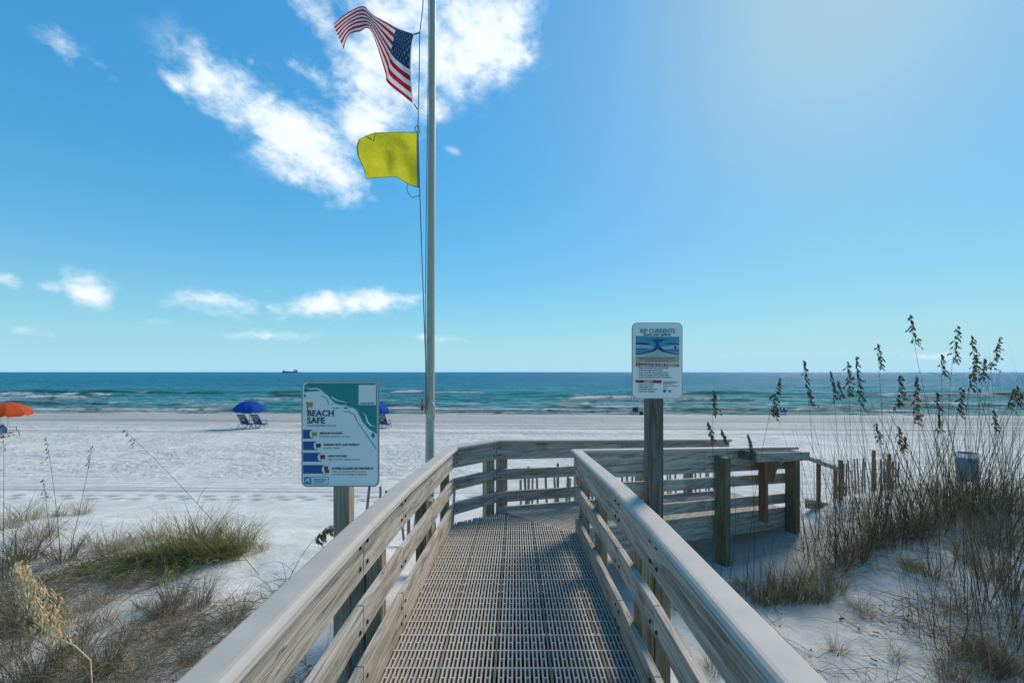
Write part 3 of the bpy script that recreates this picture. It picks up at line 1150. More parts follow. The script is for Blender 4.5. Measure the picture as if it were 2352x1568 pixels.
# lower handrail stepping down to the sand beyond the end of the run
hs, he = at(1850, 1046, 6.25), at(1928, 1074, 6.55)
d = he - hs
L = math.hypot(d.x, d.y)
ang = math.atan2(d.y, d.x)
yv = Vector((-math.sin(ang), math.cos(ang), 0))
o = board(hs, he, -0.06, 0.0, -yv, 'stair_rail')
for px, Yp, top, mt in ((1880, 6.36, 1054, 'redwood'), (1931, 6.52, 1056, 'post'), (1919, 6.75, 1075, 'redwood')):
    q = at(px, top, Yp)
    post(q.x, q.y, q.z, gz(q.x, q.y) - 0.4, 0.045 if mt == 'redwood' else 0.06, 0.045, ang, mt, name='stair_post')
board(at(1848, 1150, 6.3), at(1925, 1165, 6.55), -0.10, 0.04, -yv, 'stair_kerb')


# ------------------------------------------------------------------ signs
def rounded_panel(name, wd, ht, r, thick, mat, parent):
    pts = []
    for cx, cz, a0 in ((wd / 2 - r, ht / 2 - r, 0), (-wd / 2 + r, ht / 2 - r, 90), (-wd / 2 + r, -ht / 2 + r, 180), (wd / 2 - r, -ht / 2 + r, 270)):
        for k in range(7):
            t = R(a0 + 15 * k)
            pts.append((cx + r * math.cos(t), cz + r * math.sin(t)))
    n = len(pts)
    v = [(x, 0, z) for x, z in pts] + [(x, thick, z) for x, z in pts]
    f = [tuple(range(n))[::-1], tuple(range(n, 2 * n))] + [(i, (i + 1) % n, n + (i + 1) % n, n + i) for i in range(n)]
    o = pydata(name, v, f, mat, parent)
    bm = bmesh.new()
    bm.from_mesh(o.data)
    bmesh.ops.recalc_face_normals(bm, faces=bm.faces[:])
    bm.to_mesh(o.data)
    bm.free()
    return o


print_layer = 0.0


def flat(name, pts, depth, mat, parent):
    """printed patch: polygon (x, z) lying `depth` in front of the sign face"""
    global print_layer
    print_layer += 0.000012
    depth += 0.0006 + print_layer
    bm = bmesh.new()
    vs = [bm.verts.new((x, -depth, z)) for x, z in pts]
    f = bm.faces.new(vs)
    f.normal_update()
    bmesh.ops.triangulate(bm, faces=[f])
    bm.normal_update()
    if sum(fc.normal.y * fc.calc_area() for fc in bm.faces) > 0:
        bmesh.ops.reverse_faces(bm, faces=bm.faces[:])
    return bmobj(name, bm, mat, parent)


LETTERS = []


def words(txt, x, z, size, mat, parent, depth=0.0022, align='LEFT', bold=0.0, width=None, name='text_source'):
    cu = bpy.data.curves.new(name, 'FONT')
    cu.body = txt
    cu.size = size
    cu.align_x = align
    cu.offset = bold
    cu.resolution_u = 2
    cu.materials.append(M[mat])
    o = bpy.data.objects.new(name, cu)
    C.objects.link(o)
    o.parent = parent
    o.location = (x, -depth - 0.0018, z)
    o.rotation_euler = (R(90), 0, 0)
    if width:
        o.scale = (width, 1, 1)
    LETTERS.append(o)
    return o


# beach safety sign
print_layer = 0.0
bs = empty('beach_sign', (-1.018, 2.40, 0))
tag(bs, 'white beach flag warning sign with teal wave corner on a timber post', 'sign')
post(0, 0.055, 1.52, -1.0, 0.089, 0.089, mat='post_grey', parent=bs)
PWID, PHT = 0.452, 0.615
pan = rounded_panel('panel', PWID, PHT, 0.034, 0.004, 'steel', bs)
pan.location = (0.0, 0.004, 1.241)
face = rounded_panel('face', PWID - 0.016, PHT - 0.016, 0.028, 0.001, 'sign_white', pan)
face.location = (0, -0.0015, 0)
# crop coordinates of the sign face: 130..980 across, 218..1365 down
def sc(x, y):
    return ((x - 555) / 850 * PWID, (791 - y) / 1147 * PHT)


UPPER = [(158, 338), (220, 335), (300, 328), (345, 332), (380, 350), (420, 375), (455, 420), (500, 462), (560, 480), (610, 478), (650, 500), (700, 510), (740, 540), (770, 600), (800, 660), (838, 705), (880, 745), (935, 775), (957, 800)]
LOWER = [(160, 415), (220, 398), (290, 372), (350, 385), (390, 400), (415, 440), (432, 475), (470, 510), (540, 508), (590, 545), (640, 550), (690, 565), (710, 590), (740, 650), (770, 700), (800, 745), (845, 800), (895, 860), (955, 955)]
flat('wave_print', [sc(*q) for q in [(165, 262), (200, 240), (930, 240), (957, 268)] + UPPER[::-1]], 0.0018, 'teal', pan)
v = [(*sc(*q), ) for q in UPPER + LOWER]
pydata('foam_print', [(x, -0.0022, z) for x, z in v], [(i, i + 1, len(UPPER) + i + 1, len(UPPER) + i) for i in range(len(UPPER) - 1)], 'foamprint', pan)
for a_, b_ in (((405, 402), (345, 378)), ((440, 480), (408, 415)), ((545, 512), (470, 512)), ((640, 552), (585, 546)), ((705, 580), (645, 552)), ((745, 664), (708, 582)), ((840, 794), (748, 668)), ((880, 855), (842, 796)), ((950, 955), (884, 858))):
    p0, p1 = Vector(sc(*a_)), Vector(sc(*b_))
    dd = (p1 - p0).normalized()
    nn_ = Vector((-dd.y, dd.x)) * 0.0022
    flat('foam_line', [p0 + nn_, p1 + nn_, p1 - nn_, p0 - nn_], 0.0021, 'teal', pan)
for cx_, cy_, rx, ry in ((170, 378, 14, 16), (618, 511, 22, 10), (470, 468, 10, 7), (915, 808, 20, 28)):
    flat('pool_print', [sc(cx_ + rx * math.cos(k * PI / 6), cy_ + ry * math.sin(k * PI / 6)) for k in range(12)], 0.0024, 'teal', pan)
for pl in (((455, 378), (470, 410), (520, 435), (600, 448), (645, 462), (600, 440), (530, 425), (485, 400)), ((798, 550), (830, 600), (845, 660), (880, 705), (955, 722), (900, 700), (862, 655), (845, 600)),
           ((165, 285), (230, 312), (300, 305), (340, 330), (385, 350), (350, 318), (305, 292), (230, 300))):
    flat('wavelet_print', [sc(*q) for q in pl], 0.0024, 'foamprint', pan)
flat('code_patch', [sc(*q) for q in ((757, 262), (947, 262), (947, 478), (757, 478))], 0.0024, 'foamprint', pan)
words('LEARN MORE', *sc(772, 470), 0.0135, 'ink', pan, 0.0028, bold=0.0003, width=1.0)
words('BEACH', *sc(193, 598), 0.049, 'navy', pan, bold=0.0012, width=1.02)
words('SAFE', *sc(193, 676), 0.049, 'navy', pan, bold=0.0012, width=1.02)
words('KNOW BEFORE YOU GO', *sc(193, 712), 0.0150, 'ink', pan)


def flaglet(x, y, s, mat):
    flat('flag_print', [sc(x + a * s, y + b * s) for a, b in ((0, -28), (18, -20), (34, -26), (56, -20), (52, 22), (34, 16), (20, 24), (4, 16))], 0.0028, mat, pan)
    flat('staff_print', [sc(x + a * s, y + b * s) for a, b in ((-2, -30), (3, -30), (16, 52), (10, 52))], 0.0026, 'ink', pan)


flaglet(185, 478, 1.25, 'goldprint')
for (y0, y1, x1, cx_, fl, t1, t2, tx) in ((747, 842, 262, 262, 'goldprint', 'MEDIUM HAZARD', 'Moderate surf and/or currents', 332), (872, 966, 305, 305, 'navy', 'MARINE PESTS ARE PRESENT', 'Exercise caution', 376),
                                       (995, 1090, 350, 350, 'redprint', 'HIGH HAZARD', 'High surf and/or strong currents', 420), (1128, 1220, 395, 395, 'redprint', 'WATER CLOSED TO THE PUBLIC', '', 465)):
    flat('bar_print', [sc(150, y0), sc(x1, y0), sc(x1, y1), sc(150, y1)], 0.0020, 'blueprint', pan)
    flat('bar_cut', [sc(cx_ + 40 * math.cos(k * PI / 8), (y0 + y1) / 2 + 46 * math.sin(k * PI / 8)) for k in range(16)], 0.0024, 'foamprint', pan)
    if y0 < 1100:
        flaglet(cx_ - 15, (y0 + y1) / 2, 1.0, fl)
    else:
        flaglet(cx_ - 15, (y0 + y1) / 2 - 14, 0.8, fl)
        flaglet(cx_ - 5, (y0 + y1) / 2 + 22, 0.8, fl)
    words(t1, *sc(tx, y0 + 46), 0.0165, 'ink', pan, bold=0.0005)
    if t2:
        words(t2, *sc(tx, y0 + 80), 0.0142, 'ink', pan)
for k, t in enumerate(('It is illegal to enter the Gulf of Mexico', 'within the corporate limits of either', 'city when two red flags are displayed.')):
    words(t, *sc(465, 1174 + 31 * k), 0.0136, 'ink', pan)
flat('emblem_print', [sc(160, 1258), sc(240, 1258), sc(240, 1336), sc(160, 1336)], 0.0022, 'skyprint', pan)
flat('emblem_wave', [sc(168, 1310), sc(195, 1275), sc(230, 1270), sc(212, 1290), sc(232, 1318), sc(200, 1298)], 0.0026, 'foamprint', pan)
for q in (((160, 1256), (426, 1260)), ((240, 1334), (426, 1338)), ((423, 1260), (427, 1336))):
    (a0, b0), (a1, b1) = q
    flat('emblem_frame', [sc(a0, b0), sc(a1, b0), sc(a1, b1), sc(a0, b1)], 0.0024, 'blueprint', pan)
for k in range(3):
    flat('emblem_text', [sc(262, 1278 + 18 * k), sc(400 - 30 * (k == 2), 1278 + 18 * k), sc(400 - 30 * (k == 2), 1285 + 18 * k), sc(262, 1285 + 18 * k)], 0.0022, 'blueprint', pan)
# rip current sign
print_layer = 0.0
rs = empty('rip_current_sign', (0.826, 2.475, 0))
tag(rs, 'small grey rip current instruction sign on a dark timber post', 'sign')
post(0, 0, 1.86, -1.0, 0.089, 0.089, mat='post_dark', parent=rs)
RW, RH = 0.297, 0.446
pan = rounded_panel('panel', RW, RH, 0.032, 0.004, 'steel', rs)
pan.location = (0.005, -0.050, 1.666)
face = rounded_panel('face', RW - 0.008, RH - 0.008, 0.029, 0.001, 'sign_white', pan)
face.location = (0, -0.0015, 0)


def rc(x, y):      # crop coordinates of the face: 195..1040 across, 185..1445 down
    return ((x - 617) / 845 * RW, (815 - y) / 1260 * RH)


words('RIP CURRENTS', *rc(620, 355), 0.0335, 'skyprint', pan, align='CENTER', bold=0.0011, width=0.93)
words('Know your options', *rc(615, 398), 0.0180, 'navy', pan, align='CENTER', bold=0.0006, width=1.12)
flat('picture_water', [rc(258, 405), rc(982, 420), rc(980, 720), rc(255, 722)], 0.0016, 'skyprint', pan)
for pl, mt in ((((258, 545), (560, 575), (540, 610), (258, 612)), 'paleprint'), (((660, 590), (980, 550), (980, 635), (700, 620)), 'paleprint'), (((258, 720), (500, 660), (580, 620), (700, 640), (980, 690), (980, 735), (620, 710)), 'paleprint'),
               (((258, 520), (400, 518), (490, 535), (480, 552), (258, 545)), 'navy'), (((720, 545), (830, 522), (978, 535), (978, 552), (820, 540)), 'navy'), (((258, 620), (450, 612), (450, 624), (258, 632)), 'navy'), (((800, 632), (978, 628), (978, 642), (800, 642)), 'navy'),
               (((590, 560), (580, 520), (530, 480), (560, 460), (620, 450), (690, 458), (730, 478), (690, 505), (640, 530), (650, 570), (690, 600), (620, 625), (560, 610)), 'blueprint'), (((580, 605), (620, 625), (540, 668), (258, 722), (258, 706), (500, 655)), 'navy'), (((620, 622), (690, 600), (720, 645), (980, 705), (980, 722), (700, 668)), 'navy'), (((430, 456), (560, 460), (560, 470), (430, 462)), 'blueprint'), (((690, 460), (810, 462), (810, 468), (690, 472)), 'blueprint'),
               (((255, 742), (620, 728), (980, 742), (980, 850), (255, 850)), 'sandprint'), (((258, 856), (980, 872), (980, 916), (258, 912)), 'redprint'), (((252, 1133), (686, 1140), (686, 1186), (252, 1178)), 'redprint')):
    flat('picture_print', [rc(*q) for q in pl], 0.0019 if mt in ('paleprint', 'sandprint', 'redprint') else 0.0022, mt, pan)
flat('boat_print', [rc(905, 620), rc(895, 595), rc(915, 560), rc(930, 595), rc(928, 620)], 0.0024, 'ink', pan)
for k, (a0, a1) in enumerate(((280, 945), (320, 915), (425, 800))):
    flat('caption_line', [rc(a0, 768 + 23 * k), rc(a1, 768 + 23 * k), rc(a1, 775 + 23 * k), rc(a0, 775 + 23 * k)], 0.0023, 'ink', pan)
words('IF CAUGHT IN A RIP CURRENT', *rc(618, 907), 0.0155, 'sign_white', pan, 0.0026, 'CENTER', 0.0003, 1.12)
for k, t in enumerate(("Relax, rip currents don't pull you under.", "Don't swim against the current.", 'Swim out of the current, then to shore.', "If you can't escape, float or tread water.", 'If you need help, yell or wave for assistance.')):
    words('• ' + t, *rc(292, 945 + 38 * k), 0.0112, 'ink', pan, bold=0.0003, width=0.96)
words('SAFETY', *rc(468, 1175), 0.0150, 'sign_white', pan, 0.0026, 'CENTER', 0.0003, 1.1)
for k, t in enumerate(('Know how to swim.', 'Never swim alone.', "If in doubt, don't go out.", 'Swim near a lifeguard.')):
    words('• ' + t, *rc(292, 1218 + 38 * k), 0.0112, 'ink', pan, bold=0.0003, width=0.96)
for k, (a1, yy_) in enumerate(((935, 1158), (950, 1176), (870, 1194), (960, 1230), (790, 1255))):
    flat('note_line', [rc(712, yy_), rc(a1, yy_), rc(a1, yy_ + 7), rc(712, yy_ + 7)], 0.0020, 'ink', pan)
flat('round_emblem', [rc(738 + 28 * math.cos(k * PI / 8), 1318 + 28 * math.sin(k * PI / 8)) for k in range(16)], 0.0020, 'blueprint', pan)
flat('emblem_bird', [rc(715, 1318), rc(738, 1332), rc(762, 1312), rc(742, 1342)], 0.0024, 'foamprint', pan)
for q in (((792, 1300), (804, 1296), (850, 1338), (838, 1342)), ((838, 1298), (850, 1302), (804, 1342), (792, 1338))):
    flat('crossed_emblem', [rc(*z) for z in q], 0.0022, 'ink', pan)

# lettering becomes plain mesh
bpy.context.view_layer.update()
dg = bpy.context.evaluated_depsgraph_get()
for o in LETTERS:
    me = bpy.data.meshes.new_from_object(o.evaluated_get(dg))
    n_ = bpy.data.objects.new('print_text', me)
    C.objects.link(n_)
    n_.parent = o.parent
    n_.matrix_local = o.matrix_local.copy()
    n_.name = 'lettering'
for o in LETTERS:
    cu = o.data
    bpy.data.objects.remove(o)
    bpy.data.curves.remove(cu)

# ------------------------------------------------------------------ flagpole and flags
FY = 5.2
fp = empty('flagpole', (-1.087, FY, gz(-1.087, FY)))
tag(fp, 'tall tapered greenish grey flagpole standing behind the left railing', 'flagpole')
zb = gz(-1.087, FY)
mb = MB()
NPT = 12
lean = 0.0062
mb.tube([(lean * (t * 9.4), 0, -0.4 + t * 9.8) for t in np.linspace(0, 1, NPT)], [lerp(0.062, 0.034, t) for t in np.linspace(0, 1, NPT)], 20)
mb.build('pole', 'pole', fp, True)
mb = MB()
mb.tube([(lean * 9.4 + 0.058 * math.sin(t) * math.cos(0.0), 0.0, 9.4 + 0.06 - 0.06 * math.cos(t)) for t in np.linspace(0, PI, 6)], 0.03, 8)
mb.build('finial', 'steel', fp, True)


def wpole(px, py, Y=FY):
    return at(px, py, Y) - fp.location


mb = MB()
rope_pts = [(975, -120), (971, 20), (964, 76), (963, 160), (961, 250), (960, 300), (964, 440), (968, 560), (973, 700), (978, 840), (981, 940)]
mb.tube([wpole(a, b, FY - 0.10) for a, b in rope_pts], 0.006, 6)
mb.build('halyard', 'rope', fp, True)
mb = MB()
mb.tube([wpole(a, b, FY - 0.08) for a, b in ((985, -120), (983, 200), (979, 500), (977, 700), (978, 940))], 0.005, 6)
mb.build('halyard', 'rope', fp, True)
mb = MB()
for k, (dx, w_) in enumerate(((0.0, 0.05), (0.012, 0.04), (0.022, 0.03))):
    base = wpole(984, 918, FY - 0.07)
    pts = [base + Vector((0.035 + dx + w_ * math.sin(t), -0.02 - 0.01 * k, -0.02 - 0.11 * (1 - math.cos(t)) - 0.012 * k)) for t in np.linspace(0, 2 * PI, 18)]
    mb.tube(pts, 0.0065, 6, False)
mb.build('rope_coil', 'paleRope', fp, True)
mb = MB()
cb = wpole(978, 930, FY - 0.062)
mb.box(cb + Vector((-0.012, -0.02, -0.10)), cb + Vector((0.012, 0.02, 0.10)))
mb.build('cleat', 'steel', fp)


def cspline(pts, t):
    """Catmull-Rom through pts with parameter values in pts[i][0]"""
    ks = [p[0] for p in pts]
    i = max(0, min(len(ks) - 2, int(np.searchsorted(ks, t, 'right') - 1)))
    f = (t - ks[i]) / (ks[i + 1] - ks[i])
    P = [np.array(pts[max(0, min(len(pts) - 1, j))][1], float) for j in (i - 1, i, i + 1, i + 2)]
    return 0.5 * ((2 * P[1]) + (-P[0] + P[2]) * f + (2 * P[0] - 5 * P[1] + 4 * P[2] - P[3]) * f * f + (-P[0] + 3 * P[1] - 3 * P[2] + P[3]) * f ** 3)


class Cloth:
    """cloth shape from a small net of points; each net point = (crop x, crop y, depth offset)"""
    def __init__(self, net, vs, ox, oy, k):
        self.net, self.vs, self.ox, self.oy, self.k = net, vs, ox, oy, k

    def __call__(self, u, v):
        cols = []
        for j, vv in enumerate(self.vs):
            cols.append((vv, cspline([(c[0], c[1][j]) for c in self.net], u)))
        x, y, dz = cspline(cols, v)
        return at((self.ox + x / self.k) * 0.765625, (self.oy + y / self.k) * 0.765625, FY - 0.10 + dz)


def cloth_patch(name, S, u0, u1, v0, v1, nu, nv, mat, parent, origin, off=0.0):
    verts, faces = [], []
    for i in range(nu + 1):
        for j in range(nv + 1):
            p = S(lerp(u0, u1, i / nu), lerp(v0, v1, j / nv)) - origin
            verts.append(p + Vector((0, off, 0)))
    for i in range(nu):
        for j in range(nv):
            a = i * (nv + 1) + j
            faces.append((a, a + 1, a + nv + 2, a + nv + 1))
    return pydata(name, verts, faces, mat, parent, True)


us_net = [
    (0.00, [(1305, 478, 0.0), (1272, 650, 0.01), (1256, 930, 0.02), (1268, 1190, 0.01), (1292, 1440, 0.0)]),
    (0.12, [(1215, 446, 0.04), (1160, 600, 0.05), (1130, 850, -0.04), (1150, 1110, -0.05), (1150, 1325, 0.0)]),
    (0.28, [(1085, 402, 0.10), (1045, 560, 0.09), (1005, 740, 0.00), (985, 960, -0.08), (935, 1145, -0.02)]),
    (0.42, [(920, 310, 0.16), (905, 430, 0.12), (910, 600, 0.06), (925, 800, -0.02), (895, 985, 0.08)]),
    (0.56, [(728, 206, 0.20), (724, 262, 0.17), (720, 316, 0.15), (712, 376, 0.13), (703, 432, 0.12)]),
    (0.70, [(590, 88, 0.12), (580, 165, 0.08), (568, 250, 0.06), (560, 340, 0.05), (545, 442, 0.06)]),
    (0.86, [(365, 186, 0.02), (375, 262, 0.0), (380, 335, -0.02), (388, 412, -0.02), (395, 492, 0.0)]),
    (1.00, [(190, 332, 0.06), (205, 405, 0.04), (240, 485, 0.03), (278, 565, 0.02), (326, 686, 0.05)]),
]
S_us = Cloth(us_net, [0, 0.25, 0.5, 0.75, 1.0], 960, 0, 4.61)
org = S_us(0, 0)
us = empty('striped_flag', org)
tag(us, 'red and white striped flag with star-filled blue corner flying highest on the pole', 'flag')
for k in range(13):
    v0, v1 = k / 13, (k + 1) / 13
    u0 = 0.31 if k < 7 else 0.02
    cloth_patch('stripe', S_us, u0, 1.0, v0, v1, 46 if k >= 7 else 34, 3, 'flagred' if k % 2 == 0 else 'flagwhite', us, org)
can = cloth_patch('canton', S_us, 0.02, 0.31, 0, 7 / 13, 18, 12, 'flagblue', us, org)
cloth_patch('heading', S_us, -0.0, 0.0195, 0, 1, 1, 24, 'flagwhite', us, org)
for r_ in range(9):
    cols_ = 6 if r_ % 2 == 0 else 5
    for c_ in range(cols_):
        uc = 0.02 + 0.29 * ((c_ * 2 + (1 if r_ % 2 == 0 else 2)) / 12)
        vc = (7 / 13) * (r_ + 1) / 10
        v_, f_ = [], []
        ring = []
        for k in range(10):
            t = PI / 2 + k * PI / 5
            rr = 0.0240 if k % 2 == 0 else 0.0100
            ring.append((uc + rr * 0.50 * 1.0 * math.cos(t), vc - rr * 1.18 * math.sin(t)))
        for off in (-0.004, 0.004):
            n0 = len(v_)
            v_.append(S_us(uc, vc) - org + Vector((0, off, 0)))
            for (a_, b_) in ring:
                v_.append(S_us(a_, b_) - org + Vector((0, off, 0)))
            for k in range(10):
                f_.append((n0, n0 + 1 + k, n0 + 1 + (k + 1) % 10))
        pydata('star', v_, f_, 'flagwhite', can)

yf_net = [
    (0.00, [(988, 264, 0.0), (988, 460, 0.0), (990, 650, 0.0), (993, 840, 0.0), (1000, 1036, 0.0)]),
    (0.15, [(880, 262, 0.02), (860, 440, 0.05), (850, 610, 0.0), (852, 780, -0.06), (855, 985, -0.03)]),
    (0.35, [(700, 258, 0.03), (690, 420, 0.0), (680, 580, 0.01), (690, 740, 0.01), (690, 888, 0.02)]),
    (0.55, [(540, 262, 0.01), (535, 420, -0.03), (530, 580, -0.04), (540, 740, -0.03), (545, 887, 0.03)]),
    (0.78, [(375, 272, 0.00), (365, 430, -0.02), (365, 590, -0.01), (390, 740, 0.02), (400, 898, 0.03)]),
    (0.92, [(245, 322, 0.02), (225, 460, 0.0), (235, 600, 0.0), (280, 760, 0.03), (310, 905, 0.04)]),
    (1.00, [(168, 362, 0.06), (142, 465, 0.04), (155, 585, 0.03), (235, 770, 0.04), (276, 911, 0.05)]),
]
S_y = Cloth(yf_net, [0, 0.25, 0.5, 0.75, 1.0], 1040, 340, 4.613)
org = S_y(0, 0)
yf = empty('warning_flag', org)
tag(yf, 'plain yellow warning flag hanging below the striped flag on the same pole', 'flag')
cloth_patch('panel', S_y, 0.035, 0.975, 0.02, 0.978, 34, 28, 'flagyellow', yf, org)
cloth_patch('hem', S_y, 0.975, 1.0, 0, 1, 1, 28, 'hem', yf, org)
cloth_patch('hem', S_y, 0.0, 0.975, 0.978, 1.0, 34, 1, 'hem', yf, org)
cloth_patch('hem', S_y, 0.0, 0.975, 0.0, 0.02, 34, 1, 'hem', yf, org)
cloth_patch('heading', S_y, -0.02, 0.035, 0.02, 0.978, 1, 24, 'steel', yf, org)
# corner folded over at the top of the fly
q = [S_y(0.90, 0.02), S_y(0.73, 0.02), S_y(0.745, 0.22), S_y(0.79, 0.19)]
mb = MB()
mb.tube([S_y(0.90, 0.02) - org + Vector((0, -0.025, 0)), S_y(0.79, 0.19) - org + Vector((0, -0.045, 0)), S_y(0.745, 0.225) - org + Vector((0, -0.045, 0)), S_y(0.73, 0.03) - org + Vector((0, -0.03, 0))], [0.003, 0.007, 0.005, 0.003], 6)
mb.build('fold_hem', 'hem', yf, True)
mb = MB()
mb.tube([at((1040 + a / 4.613) * 0.7656, (340 + b / 4.613) * 0.7656, FY - 0.1) - org for a, b in ((985, 265), (950, 245), (952, 195), (975, 172), (1000, 185), (1012, 240), (1005, 275))], 0.006, 6)
mb.build('snap_hook', 'steel', yf, True)
mb = MB()
mb.tube([at((1040 + a / 4.613) * 0.7656, (340 + b / 4.613) * 0.7656, FY - 0.1) - org for a, b in ((838, 985), (835, 1050), (860, 1120), (910, 1165), (960, 1155), (1005, 1140))], 0.005, 6)
mb.build('tie_cord', 'rope', yf, True)
mb = MB()
for a, b, c_, d_ in ((1300, 480, 1388, 450), (1300, 1440, 1350, 1515)):
    mb.tube([at((960 + a / 4.61) * 0.7656, (b / 4.61) * 0.7656, FY - 0.1) - us.location, at((960 + c_ / 4.61) * 0.7656, (d_ / 4.61) * 0.7656, FY - 0.1) - us.location], 0.008, 6)
mb.build('tie', 'rope', us, True)


# ------------------------------------------------------------------ beach furniture
def umbrella(loc, label, mat, rad=1.12, height=1.80, tilt=(0, 0), rz=0.0):
    u_ = empty('beach_umbrella', loc, rz)
    tag(u_, label, 'umbrella', 'umbrellas set up on the open beach')
    mb = MB()
    mb.tube([(0, 0, -0.3), (0, 0, height - 0.02)], 0.022, 10)
    mb.build('pole', 'white', u_, True)
    cz = height
    can = empty('canopy')
    can.parent = u_
    can.location = (0, 0, cz - 0.48)
    can.rotation_euler = (tilt[0], tilt[1], 0)
    for k in range(8):
        a0, a1 = k * PI / 4, (k + 1) * PI / 4
        v, f = [], []
        nr_, na = 6, 6
        for i in range(nr_ + 1):
            t = i / nr_
            for j in range(na + 1):
                s = j / na
                sag = 1 - 0.055 * math.sin(PI * s) * t
                a = lerp(a0, a1, s)
                r_ = rad * math.sin(t * 1.05) / math.sin(1.05) * (0.93 + 0.07 * abs(2 * s - 1) ** 1)
                z = 0.50 * (math.cos(t * 1.05) - math.cos(1.05)) / (1 - math.cos(1.05)) * sag
                v.append((r_ * math.cos(a), r_ * math.sin(a), z))
        for j in range(na + 1):          # valance scallop
            s = j / na
            a = lerp(a0, a1, s)
            r_ = rad * (0.93 + 0.07 * abs(2 * s - 1)) * 1.005
            dz = 0.11 * (1 - max(0, abs(2 * s - 1) - 0.72) / 0.28 * 0.75)
            v.append((r_ * math.cos(a), r_ * math.sin(a), -dz))
        for i in range(nr_ + 1):
            for j in range(na):
                a = i * (na + 1) + j
                f.append((a, a + 1, a + na + 2, a + na + 1))
        pydata('canopy_panel', v, f, mat, can, True)
        mb = MB()
        mb.tube([(0, 0, 0.49), (rad * 0.55 * math.cos(a0), rad * 0.55 * math.sin(a0), 0.36), (rad * math.cos(a0), rad * math.sin(a0), -0.01)], 0.006, 5)
        mb.build('rib', 'white', can)
    mb = MB()
    mb.tube([(0, 0, 0.48), (0, 0, 0.53), (0, 0, 0.57)], [0.03, 0.02, 0.004], 8)
    mb.build('finial', mat, can, True)
    return u_


UY = 28.0
uz = gz(-18.0, UY)
b1 = at(573, 983, UY)
umbrella((b1.x, UY, gz(b1.x, UY)), 'blue beach umbrella over a pair of sling chairs', 'umb_blue', 0.97, 1.80, (R(8), R(6)))
b2 = at(868, 985, UY)
umbrella((b2.x - 0.2, UY + 0.2, gz(b2.x, UY)), 'blue beach umbrella half hidden behind the beach warning sign', 'umb_blue', 0.95, 1.74, (R(6), R(12)))
b3 = at(18, 1012, 23)
umbrella((b3.x, 23, gz(b3.x, 23)), 'orange beach umbrella cut off by the left picture edge', 'umb_orange', 0.97, 1.92, (R(4), R(8)))
b4 = at(-42, 985, 29)
umbrella((b4.x, 29, gz(b4.x, 29)), 'blue beach umbrella peeking out behind the orange one', 'umb_blue', 0.97, 1.95, (R(5), R(3)))


def sling_chair(loc, rz, label, back_frame='darkframe'):
    c = empty('beach_chair', loc, rz)          # faces +Y (the sea)
    tag(c, label, 'chair', 'blue sling chairs facing the water')
    W = 0.29
    for s in (-1, 1):
        mb = MB()
        mb.tube([(s * W, -0.42, 0.95), (s * W, 0.02, 0.22), (s * W, 0.30, 0.02)], 0.016, 6)
        mb.build('back_upright', 'darkframe', c, True)
        mb = MB()
        mb.tube([(s * (W + 0.03), -0.46, 0.0), (s * (W + 0.03), -0.05, 0.33), (s * (W + 0.03), 0.42, 0.30), (s * (W + 0.03), 0.50, 0.0)], 0.016, 6)
        mb.build('leg', 'darkframe', c, True)
        mb = MB()
        mb.box((s * (W + 0.03) - 0.03, -0.12, 0.50), (s * (W + 0.03) + 0.03, 0.38, 0.525))
        mb.build('armrest', 'darkframe', c)
        mb = MB()
        mb.tube([(s * (W + 0.03), 0.34, 0.50), (s * (W + 0.03), 0.36, 0.30)], 0.012, 6)
        mb.build('arm_support', 'darkframe', c, True)
    mb = MB()
    mb.tube([(-W, -0.42, 0.95), (W, -0.42, 0.95)], 0.02, 6)
    mb.build('top_bar', 'darkframe', c, True)

    def band(nm, t0, t1, mt):
        v, f = [], []
        for i in range(5):
            t = lerp(t0, t1, i / 4)
            y, z = lerp(-0.41, 0.02, t), lerp(0.94, 0.24, t)
            for s in (-1, 1):
                v.append((s * (W - 0.01), y + 0.05 * math.sin(PI * t), z))
        for i in range(4):
            f.append((2 * i, 2 * i + 1, 2 * i + 3, 2 * i + 2))
        pydata(nm, v, f, mt, c, True)
    band('headrest', 0.02, 0.10, 'chairnavy')
    band('back_sling', 0.12, 0.40, 'chairteal')
    band('pocket', 0.41, 0.64, 'chairnavy')
    band('back_sling', 0.65, 0.98, 'chairblue')
    mk = MB()
    mk.box((-0.09, -0.215, 0.545), (0.09, -0.205, 0.60))
    mk.build('white_mark', 'white', c)
    v = [(-W, 0.03, 0.24), (W, 0.03, 0.24), (W, 0.25, 0.19), (-W, 0.25, 0.19), (W, 0.46, 0.26), (-W, 0.46, 0.26)]
    pydata('seat', v, [(0, 1, 2, 3), (3, 2, 4, 5)], 'chairblue', c)
    return c


for px, dy_, lab, Yc in ((564, 0.0, 'blue sling chair left of the umbrella pole', 27.9), (594, 0.0, 'blue sling chair right of the umbrella pole', 27.9), (881, 0.0, 'lone blue sling chair showing beside the beach warning sign', 28.0)):
    q = at(px, 983, Yc)
    sling_chair((q.x, Yc, gz(q.x, Yc)), R(-8), lab)
q = at(8, 1000, 23.4)
lc = sling_chair((q.x, 23.4, gz(q.x, 23.4)), R(-75), 'low sling lounger in the shade of the orange umbrella')


